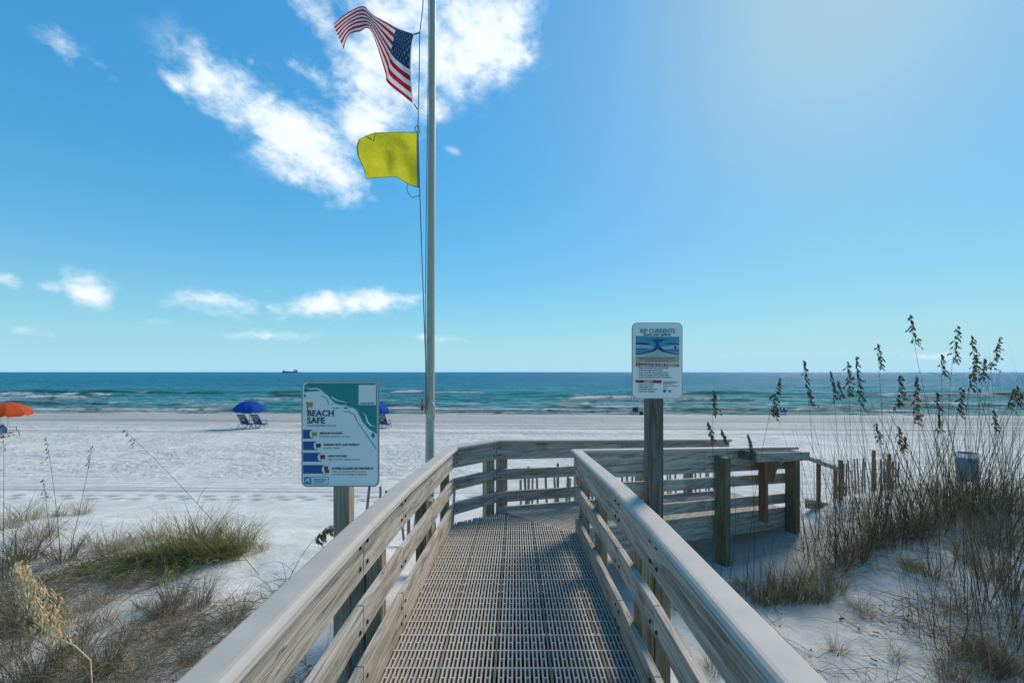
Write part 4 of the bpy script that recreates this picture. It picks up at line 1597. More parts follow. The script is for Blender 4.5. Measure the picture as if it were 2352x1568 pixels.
def camp_chair(loc, rz, label, cloth_, towel=False):
    c = empty('camp_chair', loc, rz)
    tag(c, label, 'chair')
    W = 0.34
    v, f = [], []
    for i in range(6):
        t = i / 5
        for j in range(5):
            s = (j / 4) * 2 - 1
            v.append((s * W * (0.95 + 0.1 * t), -0.30 + 0.16 * (1 - t) + 0.05 * (1 - s * s), 0.92 - 0.52 * t + 0.05 * (abs(s) - 0.5) * (1 - t)))
    for i in range(5):
        for j in range(4):
            a = i * 5 + j
            f.append((a, a + 1, a + 6, a + 5))
    pydata('backrest', v, f, cloth_, c, True)
    pydata('seat', [(-W, -0.14, 0.42), (W, -0.14, 0.42), (W, 0.34, 0.46), (-W, 0.34, 0.46), (0, 0.1, 0.38)], [(0, 1, 4), (1, 2, 4), (2, 3, 4), (3, 0, 4)], cloth_, c)
    for s in (-1, 1):
        for nm, pts in (('leg', [(s * W, -0.34, 0.95), (s * W, -0.20, 0.35), (s * W * 0.9, 0.40, 0.0)]), ('leg', [(s * W, 0.40, 0.62), (s * W, 0.36, 0.40), (s * W * 0.9, -0.32, 0.0)])):
            mb = MB()
            mb.tube(pts, 0.016, 6)
            mb.build(nm, 'darkframe', c, True)
        mb = MB()
        mb.box((s * W - 0.05, -0.28, 0.61), (s * W + 0.05, 0.42, 0.635))
        mb.build('armrest', cloth_, c)
    mb = MB()
    mb.tube([(-W * 0.9, -0.32, 0.02), (W * 0.9, -0.32, 0.30)], 0.012, 6)
    mb.tube([(W * 0.9, -0.32, 0.02), (-W * 0.9, -0.32, 0.30)], 0.012, 6)
    mb.build('cross_brace', 'darkframe', c, True)
    if towel:
        v = [(-0.30, -0.36, 0.66), (-0.16, -0.37, 0.62), (-0.10, -0.33, 0.96), (-0.25, -0.33, 0.97)]
        pydata('strap', v, [(0, 1, 2, 3)], 'white', c)
        v = [(0.12, -0.36, 0.70), (0.27, -0.36, 0.70), (0.25, -0.33, 0.96), (0.10, -0.33, 0.96)]
        pydata('strap', v, [(0, 1, 2, 3)], 'white', c)
    return c


CYD = 49.3
q = at(1457, 951, CYD)
camp_chair((q.x, CYD, gz(q.x, CYD)), R(10), 'dark green camp chair at the water edge beside a black bag', 'darkgreen')
q = at(1797, 956, 48.2)
camp_chair((q.x, 48.2, gz(q.x, 48.2)), R(-6), 'blue camp chair with white straps at the water edge', 'chairblue', True)


def soft_bag(name, loc, size, mat, label):
    bm = bmesh.new()
    bmesh.ops.create_icosphere(bm, subdivisions=3, radius=1)
    for v in bm.verts:
        n_ = 0.12 * math.sin(5 * v.co.x + 3 * v.co.z) + 0.08 * math.sin(7 * v.co.y + 4 * v.co.x)
        e = 0.7
        v.co = Vector((math.copysign(abs(v.co.x) ** e, v.co.x) * size[0] * (1 + n_), math.copysign(abs(v.co.y) ** e, v.co.y) * size[1], (max(-0.5, v.co.z) + 0.5) / 1.5 * size[2] * (1 + 0.5 * n_)))
    e_ = empty(name, loc)
    tag(e_, label, 'bag')
    bmobj('body', bm, mat, e_, True)
    mb = MB()
    mb.tube([(-size[0] * 0.4, 0, size[2] * 0.85), (-size[0] * 0.2, 0, size[2] * 1.2), (size[0] * 0.2, 0, size[2] * 1.2), (size[0] * 0.4, 0, size[2] * 0.85)], 0.015, 6)
    mb.build('handle', mat, e_, True)


q = at(1476, 952, CYD)
soft_bag('beach_bag', (q.x - 0.15, CYD, gz(q.x, CYD) - 0.02), (0.24, 0.2, 0.42), 'black', 'black bag on the sand right of the dark green chair')
q = at(1785, 956, 48.2)
soft_bag('beach_bag', (q.x, 48.3, gz(q.x, 48.3) - 0.02), (0.17, 0.18, 0.62), 'bag_green', 'olive bag standing left of the blue camp chair')
q = at(1482, 951, CYD)
fr = empty('fishing_rod', (q.x - 0.1, CYD + 0.3, gz(q.x, CYD)))
tag(fr, 'thin fishing rod standing upright in its holder by the black bag', 'rod')
mb = MB()
mb.tube([(0, 0, 0.3), (0.02, 0.25, 1.6), (0.06, 0.7, 2.9)], [0.016, 0.012, 0.006], 6)
mb.build('rod', 'darkframe', fr, True)
mb = MB()
mb.tube([(0, 0, -0.3), (0, 0, 0.75)], 0.03, 8)
mb.build('holder', 'white', fr, True)

# trash barrel behind the dune
q = at(2222, 1040, 13.0)
bz = gz(q.x, 13)
br = empty('trash_barrel', (q.x, 13, bz))
tag(br, 'blue plastic trash barrel half hidden behind the dune grass', 'barrel')
mb = MB()
prof = [(0.245, -0.05), (0.25, 0.05), (0.268, 0.07), (0.25, 0.09), (0.255, 0.30), (0.272, 0.32), (0.255, 0.34), (0.255, 0.58), (0.272, 0.60), (0.255, 0.62), (0.25, 0.80), (0.262, 0.84), (0.262, 0.87), (0.235, 0.87), (0.225, 0.6), (0.0, 0.6)]
for r_, z in prof:
    for k in range(20):
        mb.v.append((r_ * math.cos(k * PI / 10), r_ * math.sin(k * PI / 10), z))
for i in range(len(prof) - 1):
    for k in range(20):
        mb.f.append((i * 20 + k, i * 20 + (k + 1) % 20, (i + 1) * 20 + (k + 1) % 20, (i + 1) * 20 + k))
mb.build('body', 'barrel', br, True)
v, f = [], []
for r_, z in ((0.262, 0.871), (0.29, 0.80), (0.285, 0.74)):
    for k in range(20):
        v.append((r_ * math.cos(k * PI / 10) * (1 + 0.03 * math.sin(5 * k)), r_ * math.sin(k * PI / 10), z + 0.01 * math.sin(3 * k)))
for i in range(2):
    for k in range(20):
        f.append((i * 20 + k, i * 20 + (k + 1) % 20, (i + 1) * 20 + (k + 1) % 20, (i + 1) * 20 + k))
pydata('liner', v, f, 'white', br, True)


# ------------------------------------------------------------------ walker at the water edge
def walker(loc, rz):
    p = empty('person', loc, rz)
    tag(p, 'person in grey shorts with bare back walking along the water edge', 'person')
    V, E, Rr = [], [], []

    def add(co, r_, link=None):
        V.append(co)
        Rr.append(r_)
        if link is not None:
            E.append((link, len(V) - 1))
        return len(V) - 1
    pel = add((0, 0, 0.94), 0.145)
    wst = add((0, 0.01, 1.08), 0.125, pel)
    chs = add((0, 0.02, 1.28), 0.155, wst)
    nck = add((0, 0.03, 1.47), 0.065, chs)
    hd0 = add((0, 0.05, 1.56), 0.075, nck)
    hd1 = add((0, 0.06, 1.66), 0.095, hd0)
    add((0, 0.05, 1.75), 0.07, hd1)
    for s, sw in ((-1, 1), (1, -1)):
        sh = add((s * 0.17, 0.02, 1.40), 0.065, chs)
        el = add((s * 0.25, -0.05 + 0.10 * sw, 1.14), 0.042, sh)
        wr = add((s * 0.24, 0.08 + 0.14 * sw, 0.95), 0.028, el)
        pm = add((s * 0.235, 0.10 + 0.15 * sw, 0.88), 0.032, wr)
        for k in range(4):
            fa = add((s * 0.235 + (k - 1.5) * 0.018, 0.115 + 0.15 * sw, 0.82 - 0.006 * abs(k - 1)), 0.009, pm)
            add((s * 0.235 + (k - 1.5) * 0.018, 0.135 + 0.15 * sw, 0.785 - 0.006 * abs(k - 1)), 0.008, fa)
        add((s * 0.20, 0.14 + 0.15 * sw, 0.86), 0.010, pm)
        hp = add((s * 0.10, 0, 0.88), 0.095, pel)
        kn = add((s * 0.11, -0.17 * sw + 0.05, 0.50), 0.062, hp)
        an = add((s * 0.11, -0.30 * sw - 0.04 * (sw > 0), 0.09 + 0.05 * (sw > 0)), 0.038, kn)
        ft = add((s * 0.115, -0.30 * sw + 0.11, 0.04), 0.036, an)
        add((s * 0.12, -0.30 * sw + 0.19, 0.03), 0.026, ft)
    me = bpy.data.meshes.new('body')
    me.from_pydata(V, E, [])
    body = new_obj('body', me, 'skin', p)
    md = body.modifiers.new('skin', 'SKIN')
    for i, r_ in enumerate(Rr):
        me.skin_vertices[0].data[i].radius = (r_, r_)
    me.skin_vertices[0].data[0].use_root = True
    ss = body.modifiers.new('sub', 'SUBSURF')
    ss.levels = 1
    ss.render_levels = 1
    # shorts: waist ring and two legs
    v, f = [], []

    def ringv(c, rx, ry):
        n0 = len(v)
        for k in range(12):
            v.append((c[0] + rx * math.cos(k * PI / 6), c[1] + ry * math.sin(k * PI / 6), c[2]))
        return n0

    def sew(a, b):
        for k in range(12):
            f.append((a + k, a + (k + 1) % 12, b + (k + 1) % 12, b + k))
    r0 = ringv((0, 0.0, 1.06), 0.165, 0.135)
    r1 = ringv((0, 0.0, 0.95), 0.195, 0.165)
    r2 = ringv((0, 0.0, 0.84), 0.205, 0.165)
    sew(r0, r1)
    sew(r1, r2)
    for s, sw in ((-1, 1), (1, -1)):
        a = ringv((s * 0.10, 0, 0.86), 0.115, 0.15)
        b = ringv((s * 0.11, -0.08 * sw, 0.68), 0.125, 0.13)
        c = ringv((s * 0.115, -0.13 * sw + 0.03, 0.52), 0.12, 0.12)
        sew(a, b)
        sew(b, c)
    pydata('shorts', v, f, 'shorts', p, True)
    bm = bmesh.new()
    bmesh.ops.create_uvsphere(bm, u_segments=14, v_segments=10, radius=0.108)
    for vv in bm.verts:
        if vv.co.y > 0.03 and vv.co.z < 0.03:
            vv.co.y = 0.03
        vv.co.z *= 1.12
    o = bmobj('hair', bm, 'hair', p, True)
    o.location = (0, 0.03, 1.70)
    for s in (-1, 1):
        mb = MB()
        mb.tube([(s * 0.035, 0.135, 1.66), (s * 0.035, 0.15, 1.66)], 0.012, 6)
        mb.build('eye', 'hair', p)
    mb = MB()
    mb.tube([(0, 0.14, 1.66), (0, 0.175, 1.625), (0, 0.145, 1.615)], [0.010, 0.016, 0.012], 6)
    mb.build('nose', 'skin', p, True)


q = at(970, 948, 50.6)
walker((q.x, 50.6, gz(q.x, 50.6) - 0.01), R(35))

# ------------------------------------------------------------------ ship on the horizon
SYD = 3400.0
a0, a1 = at(648, 853, SYD), at(684, 853, SYD)
SLN = a1.x - a0.x
sh = empty('cargo_ship', ((a0.x + a1.x) / 2, SYD, SEA - 1))
tag(sh, 'distant dark hulled ship on the horizon left of the flagpole', 'ship')
v, f = [], []
h = SLN / 2
ring = [(-h, 0), (-h * 0.93, -0.07 * SLN), (h * 0.88, -0.07 * SLN), (h * 0.97, 0), (h * 0.88, 0.07 * SLN), (-h * 0.93, 0.07 * SLN)]
for z, s in ((0, 0.97), (9, 1.0)):
    for x, y in ring:
        v.append((x * s, y * s, z + (3 if x < -0.9 * h and z > 0 else 0)))
f = [tuple(range(6))[::-1], tuple(range(6, 12))] + [(i, (i + 1) % 6, 6 + (i + 1) % 6, 6 + i) for i in range(6)]
pydata('hull', v, f, 'hull', sh)


def sbox(nm, x0, x1, z0, z1, yw, mt):
    mb = MB()
    mb.box((x0, -yw, z0), (x1, yw, z1))
    mb.build(nm, mt, sh)


sbox('deckhouse', h * 0.55, h * 0.86, 9.02, 15, 7, 'shipwhite')
sbox('bridge', h * 0.50, h * 0.80, 15.02, 21, 8, 'shipwhite')
sbox('bridge_roof', h * 0.40, h * 0.82, 21.02, 23.0, 8, 'hull')
sbox('funnel', h * 0.86, h * 0.95, 9.02, 22, 3, 'shipred')
sbox('mast', h * 0.66, h * 0.69, 23.02, 31, 0.6, 'hull')
sbox('crane', -h * 0.86, -h * 0.78, 9.02, 19, 2, 'hull')
sbox('crane', -h * 0.72, -h * 0.66, 9.02, 17, 2, 'hull')
sbox('winch', -h * 0.5, -h * 0.42, 9.02, 13, 4, 'hull')
sbox('pipework', -h * 0.4, h * 0.5, 9.02, 10.5, 3, 'hull')


# ------------------------------------------------------------------ sand fences
slat_meshes = []
for k in range(4):
    bm = bmesh.new()
    mb = MB()
    mb.box((-0.018, -0.005, 0), (0.018, 0.005, 1.0))
    vs = [bm.verts.new((x * (1 + 0.15 * random.uniform(-1, 1)), y, z)) for x, y, z in mb.v]
    for ff_ in mb.f:
        bm.faces.new([vs[i] for i in ff_])
    me = bpy.data.meshes.new('slat')
    bm.to_mesh(me)
    bm.free()
    me.materials.append(M['slat'])
    slat_meshes.append(me)


def sand_fence(label, path, step, ht, jit, posts, wide=1.0):
    fn = empty('sand_fence', (path[0][0], path[0][1], gz(*path[0])))
    tag(fn, label, 'fence')
    org_ = fn.location
    pts = [Vector((x, y, 0)) for x, y in path]
    for i in range(len(pts) - 1):
        d_ = pts[i + 1] - pts[i]
        n_ = max(1, int(d_.length / step))
        ang_ = math.atan2(d_.y, d_.x)
        for k in range(n_):
            if random.random() < jit * 0.35:
                continue
            p = pts[i] + d_ * (k + random.uniform(-0.2, 0.2)) / n_
            o = bpy.data.objects.new('slat', random.choice(slat_meshes))
            C.objects.link(o)
            o.parent = fn
            z = gz(p.x, p.y) - 0.06
            o.location = Vector((p.x, p.y, z)) - org_
            o.scale = (wide, 1, (ht + 0.06) * random.uniform(0.93, 1.05))
            o.rotation_euler = (random.uniform(-1, 1) * 0.10 * jit, random.uniform(-1, 1) * 0.14 * jit, ang_)
    for zf in (0.28, 0.72):
        mb = MB()
        pp = []
        for i in range(len(pts) - 1):
            for t in np.linspace(0, 1, 8):
                p = pts[i].lerp(pts[i + 1], t)
                pp.append(Vector((p.x, p.y - 0.008, gz(p.x, p.y) + zf * ht)) - org_)
        mb.tube(pp, 0.003, 4)
        mb.build('wire', 'rust', fn)
    for x, y, hh, mt in posts:
        o = post(x - org_.x, y - org_.y, gz(x, y) + hh - org_.z, gz(x, y) - 0.4 - org_.z, 0.042, 0.042, 0, mt, fn, 'post')


sand_fence('leaning grey slat fence behind the left railing and the landing', [(-2.2, 5.9), (-0.9, 6.55)], 0.12, 0.88, 0.9, [(-1.6, 6.2, 1.0, 'post')])
sand_fence('grey slat fence seen through the rails of the landing', [(-0.25, 6.85), (1.0, 7.1), (3.9, 8.0)], 0.085, 1.06, 0.5, [(0.22, 6.95, 1.2, 'slat'), (0.72, 7.05, 1.25, 'slat'), (1.2, 7.2, 1.2, 'slat')])
sand_fence('reddish slat fence behind the sea oats right of the boardwalk', [(5.6, 7.2), (6.15, 7.15), (6.95, 7.35)], 0.05, 0.62, 0.35, [(6.15, 7.1, 0.74, 'redwood'), (6.55, 7.25, 0.72, 'redwood')], 0.6)


# ------------------------------------------------------------------ vegetation
_ONES = ['', 'first', 'second', 'third', 'fourth', 'fifth', 'sixth', 'seventh', 'eighth', 'ninth', 'tenth', 'eleventh', 'twelfth', 'thirteenth', 'fourteenth', 'fifteenth', 'sixteenth', 'seventeenth', 'eighteenth', 'nineteenth']
_TENS = {2: ('twenty', 'twentieth'), 3: ('thirty', 'thirtieth'), 4: ('forty', 'fortieth'), 5: ('fifty', 'fiftieth'), 6: ('sixty', 'sixtieth'), 7: ('seventy', 'seventieth'), 8: ('eighty', 'eightieth'), 9: ('ninety', 'ninetieth')}
ORD = [_ONES[n] if n < 20 else (_TENS[n // 10][1] if n % 10 == 0 else _TENS[n // 10][0] + '-' + _ONES[n % 10]) for n in range(1, 100)]


def bez(p0, p1, p2, t):
    return p0 * ((1 - t) ** 2) + p1 * (2 * t * (1 - t)) + p2 * (t * t)


def sea_oat(base, top, bend, label, headmat='oathead', head_len=0.30, nsp=34, size=0.030, side=1.0, stem_r=0.0032, group='sea oats on the right dune', droop=0.0):
    o = empty('sea_oat', base)
    tag(o, label, 'sea oat', group)
    p0 = Vector((0, 0, -0.03))
    p2 = top - base
    p1 = p0.lerp(p2, 0.55) + Vector(bend)
    n = 14
    pts = [bez(p0, p1, p2, i / n) for i in range(n + 1)]
    mb = MB()
    mb.tube(pts, [lerp(stem_r, stem_r * 0.35, i / n) for i in range(n + 1)], 5)
    # two or three narrow blades on the stem
    for k in range(3):
        t = random.uniform(0.08, 0.45)
        b0 = bez(p0, p1, p2, t)
        a = random.uniform(0, 2 * PI)
        ln = random.uniform(0.25, 0.5)
        dv = Vector((math.cos(a) * 0.5, math.sin(a) * 0.5, 0.8)).normalized()
        bp = [b0 + dv * ln * s + Vector((math.cos(a) * 0.25, math.sin(a) * 0.25, -0.55)) * (ln * s * s * 0.8) for s in np.linspace(0, 1, 6)]
        mb.strip(bp, [0.0025, 0.0028, 0.0025, 0.002, 0.0014, 0.0005], (-math.sin(a), math.cos(a), 0))
    mb.build('stem', 'stem', o, False)
    total = sum((pts[i + 1] - pts[i]).length for i in range(n))
    t0 = max(0.2, 1 - head_len / total)
    mb = MB()
    nb = max(9, int(nsp / 3.6))
    for k in range(nb):
        t = lerp(t0, 1.0, (k + random.random() * 0.9) / nb)
        b0 = bez(p0, p1, p2, t)
        frac = (t - t0) / (1 - t0)
        reach = (0.020 + 0.095 * (1 - frac) ** 0.8) * random.uniform(0.3, 1.1) * (head_len / 0.35) ** 0.5
        a = random.gauss(0 if side > 0 else PI, 0.8)
        tip = b0 + Vector((math.cos(a) * 0.8, math.sin(a) * 0.7, -random.uniform(0.1, 0.9))) * reach
        mid_ = b0.lerp(tip, 0.5) + Vector((0, 0, 0.012))
        mb.tube([b0, mid_, tip], 0.0008, 3, False)
        for j in range(random.randint(5, 9)):
            c0 = bez(b0, mid_, tip, random.uniform(0.15, 1.0))
            ax = Vector((math.cos(a) * 0.5 + random.uniform(-.35, .35), math.sin(a) * 0.4 + random.uniform(-.35, .35), -0.85)).normalized()
            sd = ax.cross(Vector((random.uniform(-1, 1), random.uniform(-1, 1), random.uniform(-1, 1)))).normalized()
            th = ax.cross(sd)
            ln, wd = size * random.uniform(0.55, 1.1), size * random.uniform(0.14, 0.25)
            n0 = len(mb.v)
            for q in (c0, c0 + ax * ln * 0.4 + sd * wd, c0 + ax * ln * 0.4 - sd * wd, c0 + ax * ln * 0.4 + th * wd * 0.4, c0 + ax * ln * 0.4 - th * wd * 0.4, c0 + ax * ln):
                mb.v.append(tuple(q))
            for tri_ in ((0, 1, 3), (0, 3, 2), (0, 2, 4), (0, 4, 1), (5, 3, 1), (5, 2, 3), (5, 4, 2), (5, 1, 4)):
                mb.f.append(tuple(n0 + i for i in tri_))
    mb.build('seed_head', headmat, o)['kind'] = 'stuff'
    return o


def crop8(x, y):
    return ((2300 + x / 2.703) * 0.765625, (920 + y / 2.703) * 0.765625)


oats = []     # head top px, head bottom px, depth, stem foot px offset
for (tx, ty, bx, by, Yd, foot) in ((100, 575, 28, 870, 3.9, -60), (292, 430, 345, 780, 4.9, 20), (510, 520, 550, 740, 5.2, 25), (570, 600, 612, 722, 5.6, 30), (650, 440, 682, 720, 4.8, 40), (720, 400, 770, 790, 5.0, 60),
                                   (895, 300, 905, 490, 5.2, 10), (1090, 550, 1062, 812, 4.7, -40), (1208, 560, 1200, 935, 4.6, -30), (1157, 65, 1200, 285, 5.0, 150), (1415, 380, 1425, 545, 5.3, 20), (1547, 150, 1512, 430, 5.0, 10),
                                   (1657, 230, 1692, 545, 5.1, 45), (1695, 400, 1640, 665, 4.8, 15), (1760, 415, 1750, 585, 5.5, -20), (1888, 245, 1832, 495, 5.2, -30), (1585, 650, 1568, 862, 5.0, -10), (1380, 690, 1385, 835, 5.6, 5),
                                   (1390, 860, 1400, 1015, 5.6, 25), (2032, 635, 1968, 795, 4.9, -80), (2060, 700, 2028, 785, 5.2, -30), (1840, 830, 1842, 995, 5.7, 0), (882, 940, 905, 1095, 5.6, 20), (1060, 960, 1072, 1165, 5.3, 10), (1122, 1050, 1120, 1152, 5.7, -5)):
    t_, b_ = crop8(tx, ty), crop8(bx, by)
    oats.append((t_, b_, Yd, foot))
for t_, b_, Yd, foot in (((1624, 968), (1634, 1010), 4.3, 24), ((1655, 985), (1668, 1015), 4.5, 30), ((1716, 997), (1724, 1040), 4.4, 25), ((1637, 895), (1640, 950), 4.6, 25)):
    oats.append((t_, b_, Yd, foot))
oats.sort(key=lambda q: q[0][0])
for i, (t_, b_, Yd, foot) in enumerate(oats):
    top = at(t_[0], t_[1], Yd)
    low = at(b_[0], b_[1], Yd)
    hl = (top - low).length * 1.08
    fx = low.x + foot / FOC * Yd * 0.8
    fyy = Yd + random.uniform(-0.1, 0.25)
    base = Vector((fx, fyy, gz(fx, fyy)))
    hgt = top.z - base.z
    # bend so that the stem passes through the foot of the seed head
    f_ = max(0.2, min(0.95, (low.z - base.z) / hgt))
    straight = base.lerp(top, f_)
    bend = (low - straight) * (0.9 / max(0.15, 2 * f_ * (1 - f_)))
    bend = Vector((max(-0.25, min(0.25, bend.x)), 0, 0))
    sea_oat(base, top, bend, 'dark headed sea oat, %s from the left, right of the boardwalk' % ORD[i], head_len=hl, nsp=int(40 + 120 * hl), size=0.040, side=1 if top.x >= low.x - 0.02 or random.random() < 0.6 else 1)

# left side stalks
left_oats = [((283, 985), (318, 1040), 4.6, (600, 1420), 'leaning sea oat stalk with bare tip crossing the left dune', 14, (0.0, 0, 0.12)),
             ((100, 1095), (112, 1130), 5.0, (120, 1290), 'short sea oat stalk with small dark head at the far left', 16, (0, 0, 0)),
             ((105, 1000), (135, 1090), 4.8, (140, 1300), 'thin bare upright stalk on the left dune', 5, (0.05, 0, 0)),
             ((213, 1020), (190, 1080), 4.9, (155, 1290), 'thin stalk tilting right on the left dune', 5, (0.02, 0, 0)),
             ((8, 970), (10, 1040), 4.4, (5, 1260), 'thin tall stalk at the very left picture edge', 6, (0.02, 0, 0))]
for tp, lp, Yd, fp_, lab, ns, bd in left_oats:
    top = at(tp[0], tp[1], Yd)
    fx = (fp_[0] - CX) / FOC * Yd
    base = Vector((fx, Yd, gz(fx, Yd)))
    sea_oat(base, top, bd, lab, head_len=0.30, nsp=ns, size=0.022, side=-1, group='sea oats on the left dune')
# stalk bowing with its seed head beside the sign post
base = Vector(((600 - CX) / FOC * 3.3, 3.3, 0))
base.z = gz(base.x, base.y)
top = at(760, 1206, 3.3)
sea_oat(base, top, (-0.06, 0, 0.30), 'bowed sea oat stalk with brown head beside the beach sign post', 'oatbrown', 0.27, 80, 0.046, 1, group='sea oats on the left dune')
# close pale seed head at the lower left
base = Vector(((-60 - CX) / FOC * 2.35, 2.2, 0))
base.z = gz(base.x, base.y)
base = at(225, 1600, 2.2)
base.z = gz(base.x, base.y)
po = empty('sea_oat', base)
tag(po, 'pale straw coloured sea oat head drooping close to the camera at lower left', 'sea oat', 'sea oats on the left dune')
ctrl = [at(208, 1515, 2.15), at(172, 1482, 2.15), at(128, 1462, 2.15), at(98, 1412, 2.15), at(64, 1350, 2.15), at(36, 1292, 2.15)]
mb = MB()
mb.tube([base - base] + [c - base for c in ctrl], [0.0035, 0.003, 0.003, 0.0025, 0.002, 0.0016, 0.001], 6)
mb.build('stem', 'oatpale', po, True)
mb = MB()
path = ctrl[2:]
for k in range(620):
    t = random.random() * (len(path) - 1.001)
    i = int(t)
    c0 = path[i].lerp(path[i + 1], t - i) - base
    wdt = 0.045 + 0.05 * math.sin(PI * min(1, t / 3 + 0.15))
    c0 = c0 + Vector((random.uniform(-0.4, 1) * wdt, random.uniform(-0.6, 0.6) * wdt, random.uniform(-0.5, 0.3) * wdt))
    ax = Vector((random.gauss(0.15, 0.3), random.gauss(0, 0.3), -1)).normalized()
    sd = ax.cross(Vector((random.uniform(-1, 1), random.uniform(-1, 1), 0.1))).normalized()
    th = ax.cross(sd)
    ln, wd = random.uniform(0.020, 0.040), random.uniform(0.0030, 0.0050)
    n0 = len(mb.v)
    for q in (c0, c0 + ax * ln * 0.4 + sd * wd, c0 + ax * ln * 0.4 - sd * wd, c0 + ax * ln * 0.4 + th * wd * 0.4, c0 + ax * ln * 0.4 - th * wd * 0.4, c0 + ax * ln):
        mb.v.append(tuple(q))
    for tri_ in ((0, 1, 3), (0, 3, 2), (0, 2, 4), (0, 4, 1), (5, 3, 1), (5, 2, 3), (5, 4, 2), (5, 1, 4)):
        mb.f.append(tuple(n0 + i for i in tri_))
mb.build('seed_head', 'oatpale', po)['kind'] = 'stuff'


def clump_mesh(name, nb, hmin, hmax, spread, lean_, width, mat, curl=0.5, seed=0, kinky=0.28):
    rd = random.Random(seed)
    mb = MB()
    for k in range(nb):
        a = rd.uniform(0, 2 * PI)
        r_ = spread * math.sqrt(rd.random()) * 0.55
        b0 = Vector((r_ * math.cos(a), r_ * math.sin(a), -0.03))
        a2 = a + rd.gauss(0, 0.9)
        ln = rd.uniform(hmin, hmax)
        le = abs(rd.gauss(0.15, lean_)) + 0.6 * r_ / max(spread, 0.01) * lean_
        hv = Vector((math.cos(a2), math.sin(a2), 0))
        cu_ = rd.uniform(0.15, 1.0) * curl
        ns = 6
        p = b0.copy()
        kink = rd.randint(2, 4) if rd.random() < kinky else -1
        ang_ = le
        pts = [tuple(p)]
        for s in range(ns):
            dv = hv * math.sin(ang_) + Vector((0, 0, math.cos(ang_)))
            p = p + dv * (ln / ns)
            pts.append(tuple(p))
            ang_ += cu_ / ns * 2.0
            if s == kink:
                ang_ += rd.uniform(0.7, 1.7)
        w_ = width * (rd.uniform(0.5, 1.1) if rd.random() < 0.75 else rd.uniform(1.3, 2.2))
        tw = rd.uniform(0, PI)
        side = (math.cos(tw), math.sin(tw), 0)
        mb.strip(pts, [w_ * x for x in (1, 1, 0.95, 0.8, 0.6, 0.4, 0.08)], side)
    me = bpy.data.meshes.new(name)
    me.from_pydata(mb.v, [], mb.f)
    me.materials.append(M[mat])
    return me


green_me = [clump_mesh('blades', 420, 0.35, 0.80, 0.42, 0.42, 0.0026, 'grass_green', 0.7, 1), clump_mesh('blades', 300, 0.3, 0.65, 0.34, 0.5, 0.0026, 'grass_green', 0.8, 2)]
dry_me = [clump_mesh('blades', 170, 0.25, 0.75, 0.30, 0.5, 0.0024, 'grass_dry', 0.8, 3), clump_mesh('blades', 120, 0.2, 0.55, 0.26, 0.6, 0.0024, 'grass_dry', 1.0, 4)]
dark_me = [clump_mesh('blades', 150, 0.35, 0.95, 0.30, 0.32, 0.0029, 'grass_dark', 0.5, 5), clump_mesh('blades', 110, 0.3, 0.8, 0.27, 0.45, 0.0029, 'grass_dark', 0.8, 6)]
stalk_me = [clump_mesh('stalks', 26, 0.7, 1.95, 0.5, 0.10, 0.0026, 'stem', 0.10, 7, 0.08), clump_mesh('stalks', 22, 0.6, 1.75, 0.48, 0.12, 0.0026, 'stem', 0.13, 8, 0.08)]


def place_clumps(lst, side_words):
    """lst: (px, py, kind, scale) with py the foot of the clump in the picture"""
    placed = []
    for px, py, kind, s in lst:
        # walk along the sight line until it meets the sand
        Yv = 1.6
        while Yv < 12 and at(px, py, Yv).z > gz(at(px, py, Yv).x, Yv):
            Yv += 0.03
        p = at(px, py, Yv)
        placed.append((px, p.x, Yv, kind, s))
    placed.sort()
    names = {'g': ('green', green_me, 'green tufted dune grass clump'), 'd': ('dry', dry_me, 'dry tan dune grass clump'), 'k': ('dark', dark_me, 'dark tangled dune grass clump'), 's': ('stalk', stalk_me, 'group of bare upright stalks')}
    cnt = {}
    tot = {}
    for q in placed:
        tot[q[3]] = tot.get(q[3], 0) + 1
    for px, x, y, kind, s in placed:
        i = cnt.get(kind, 0)
        cnt[kind] = i + 1
        me = names[kind][1][i % 2]
        o = bpy.data.objects.new('grass_clump', me)
        C.objects.link(o)
        o.location = (x, y, gz(x, y))
        o.rotation_euler = (0, 0, random.uniform(0, 2 * PI))
        o.scale = (s, s, s * random.uniform(0.9, 1.1))
        tag(o, '%s, %s of its kind from the left %s' % (names[kind][2], ORD[i], side_words), 'grass', 'grass clumps ' + side_words)


rs_ = random.Random(5)
EXTRA_L = [(rs_.uniform(-10, 470) * (1 if i % 3 else 0.6), rs_.uniform(1385, 1600), 'd' if rs_.random() < 0.6 else 'k', rs_.uniform(0.3, 0.62)) for i in range(20)] + [(rs_.uniform(-5, 300), rs_.uniform(1290, 1400), 'd' if rs_.random() < 0.6 else 'k', rs_.uniform(0.35, 0.6)) for i in range(6)] + [(rs_.uniform(200, 560), rs_.uniform(1235, 1275), 'd', rs_.uniform(0.5, 0.8)) for i in range(8)]
EXTRA_R = [(rs_.uniform(2120, 2360), rs_.uniform(1230, 1590), 'd' if rs_.random() < 0.5 else 'k', rs_.uniform(0.3, 0.55)) for i in range(8)] + [(rs_.uniform(1700, 1980), rs_.uniform(1310, 1400), 'd' if rs_.random() < 0.6 else 'k', rs_.uniform(0.35, 0.65)) for i in range(9)] + [(rs_.uniform(1980, 2350), rs_.uniform(1165, 1260), 's', rs_.uniform(0.85, 1.2)) for i in range(3)]
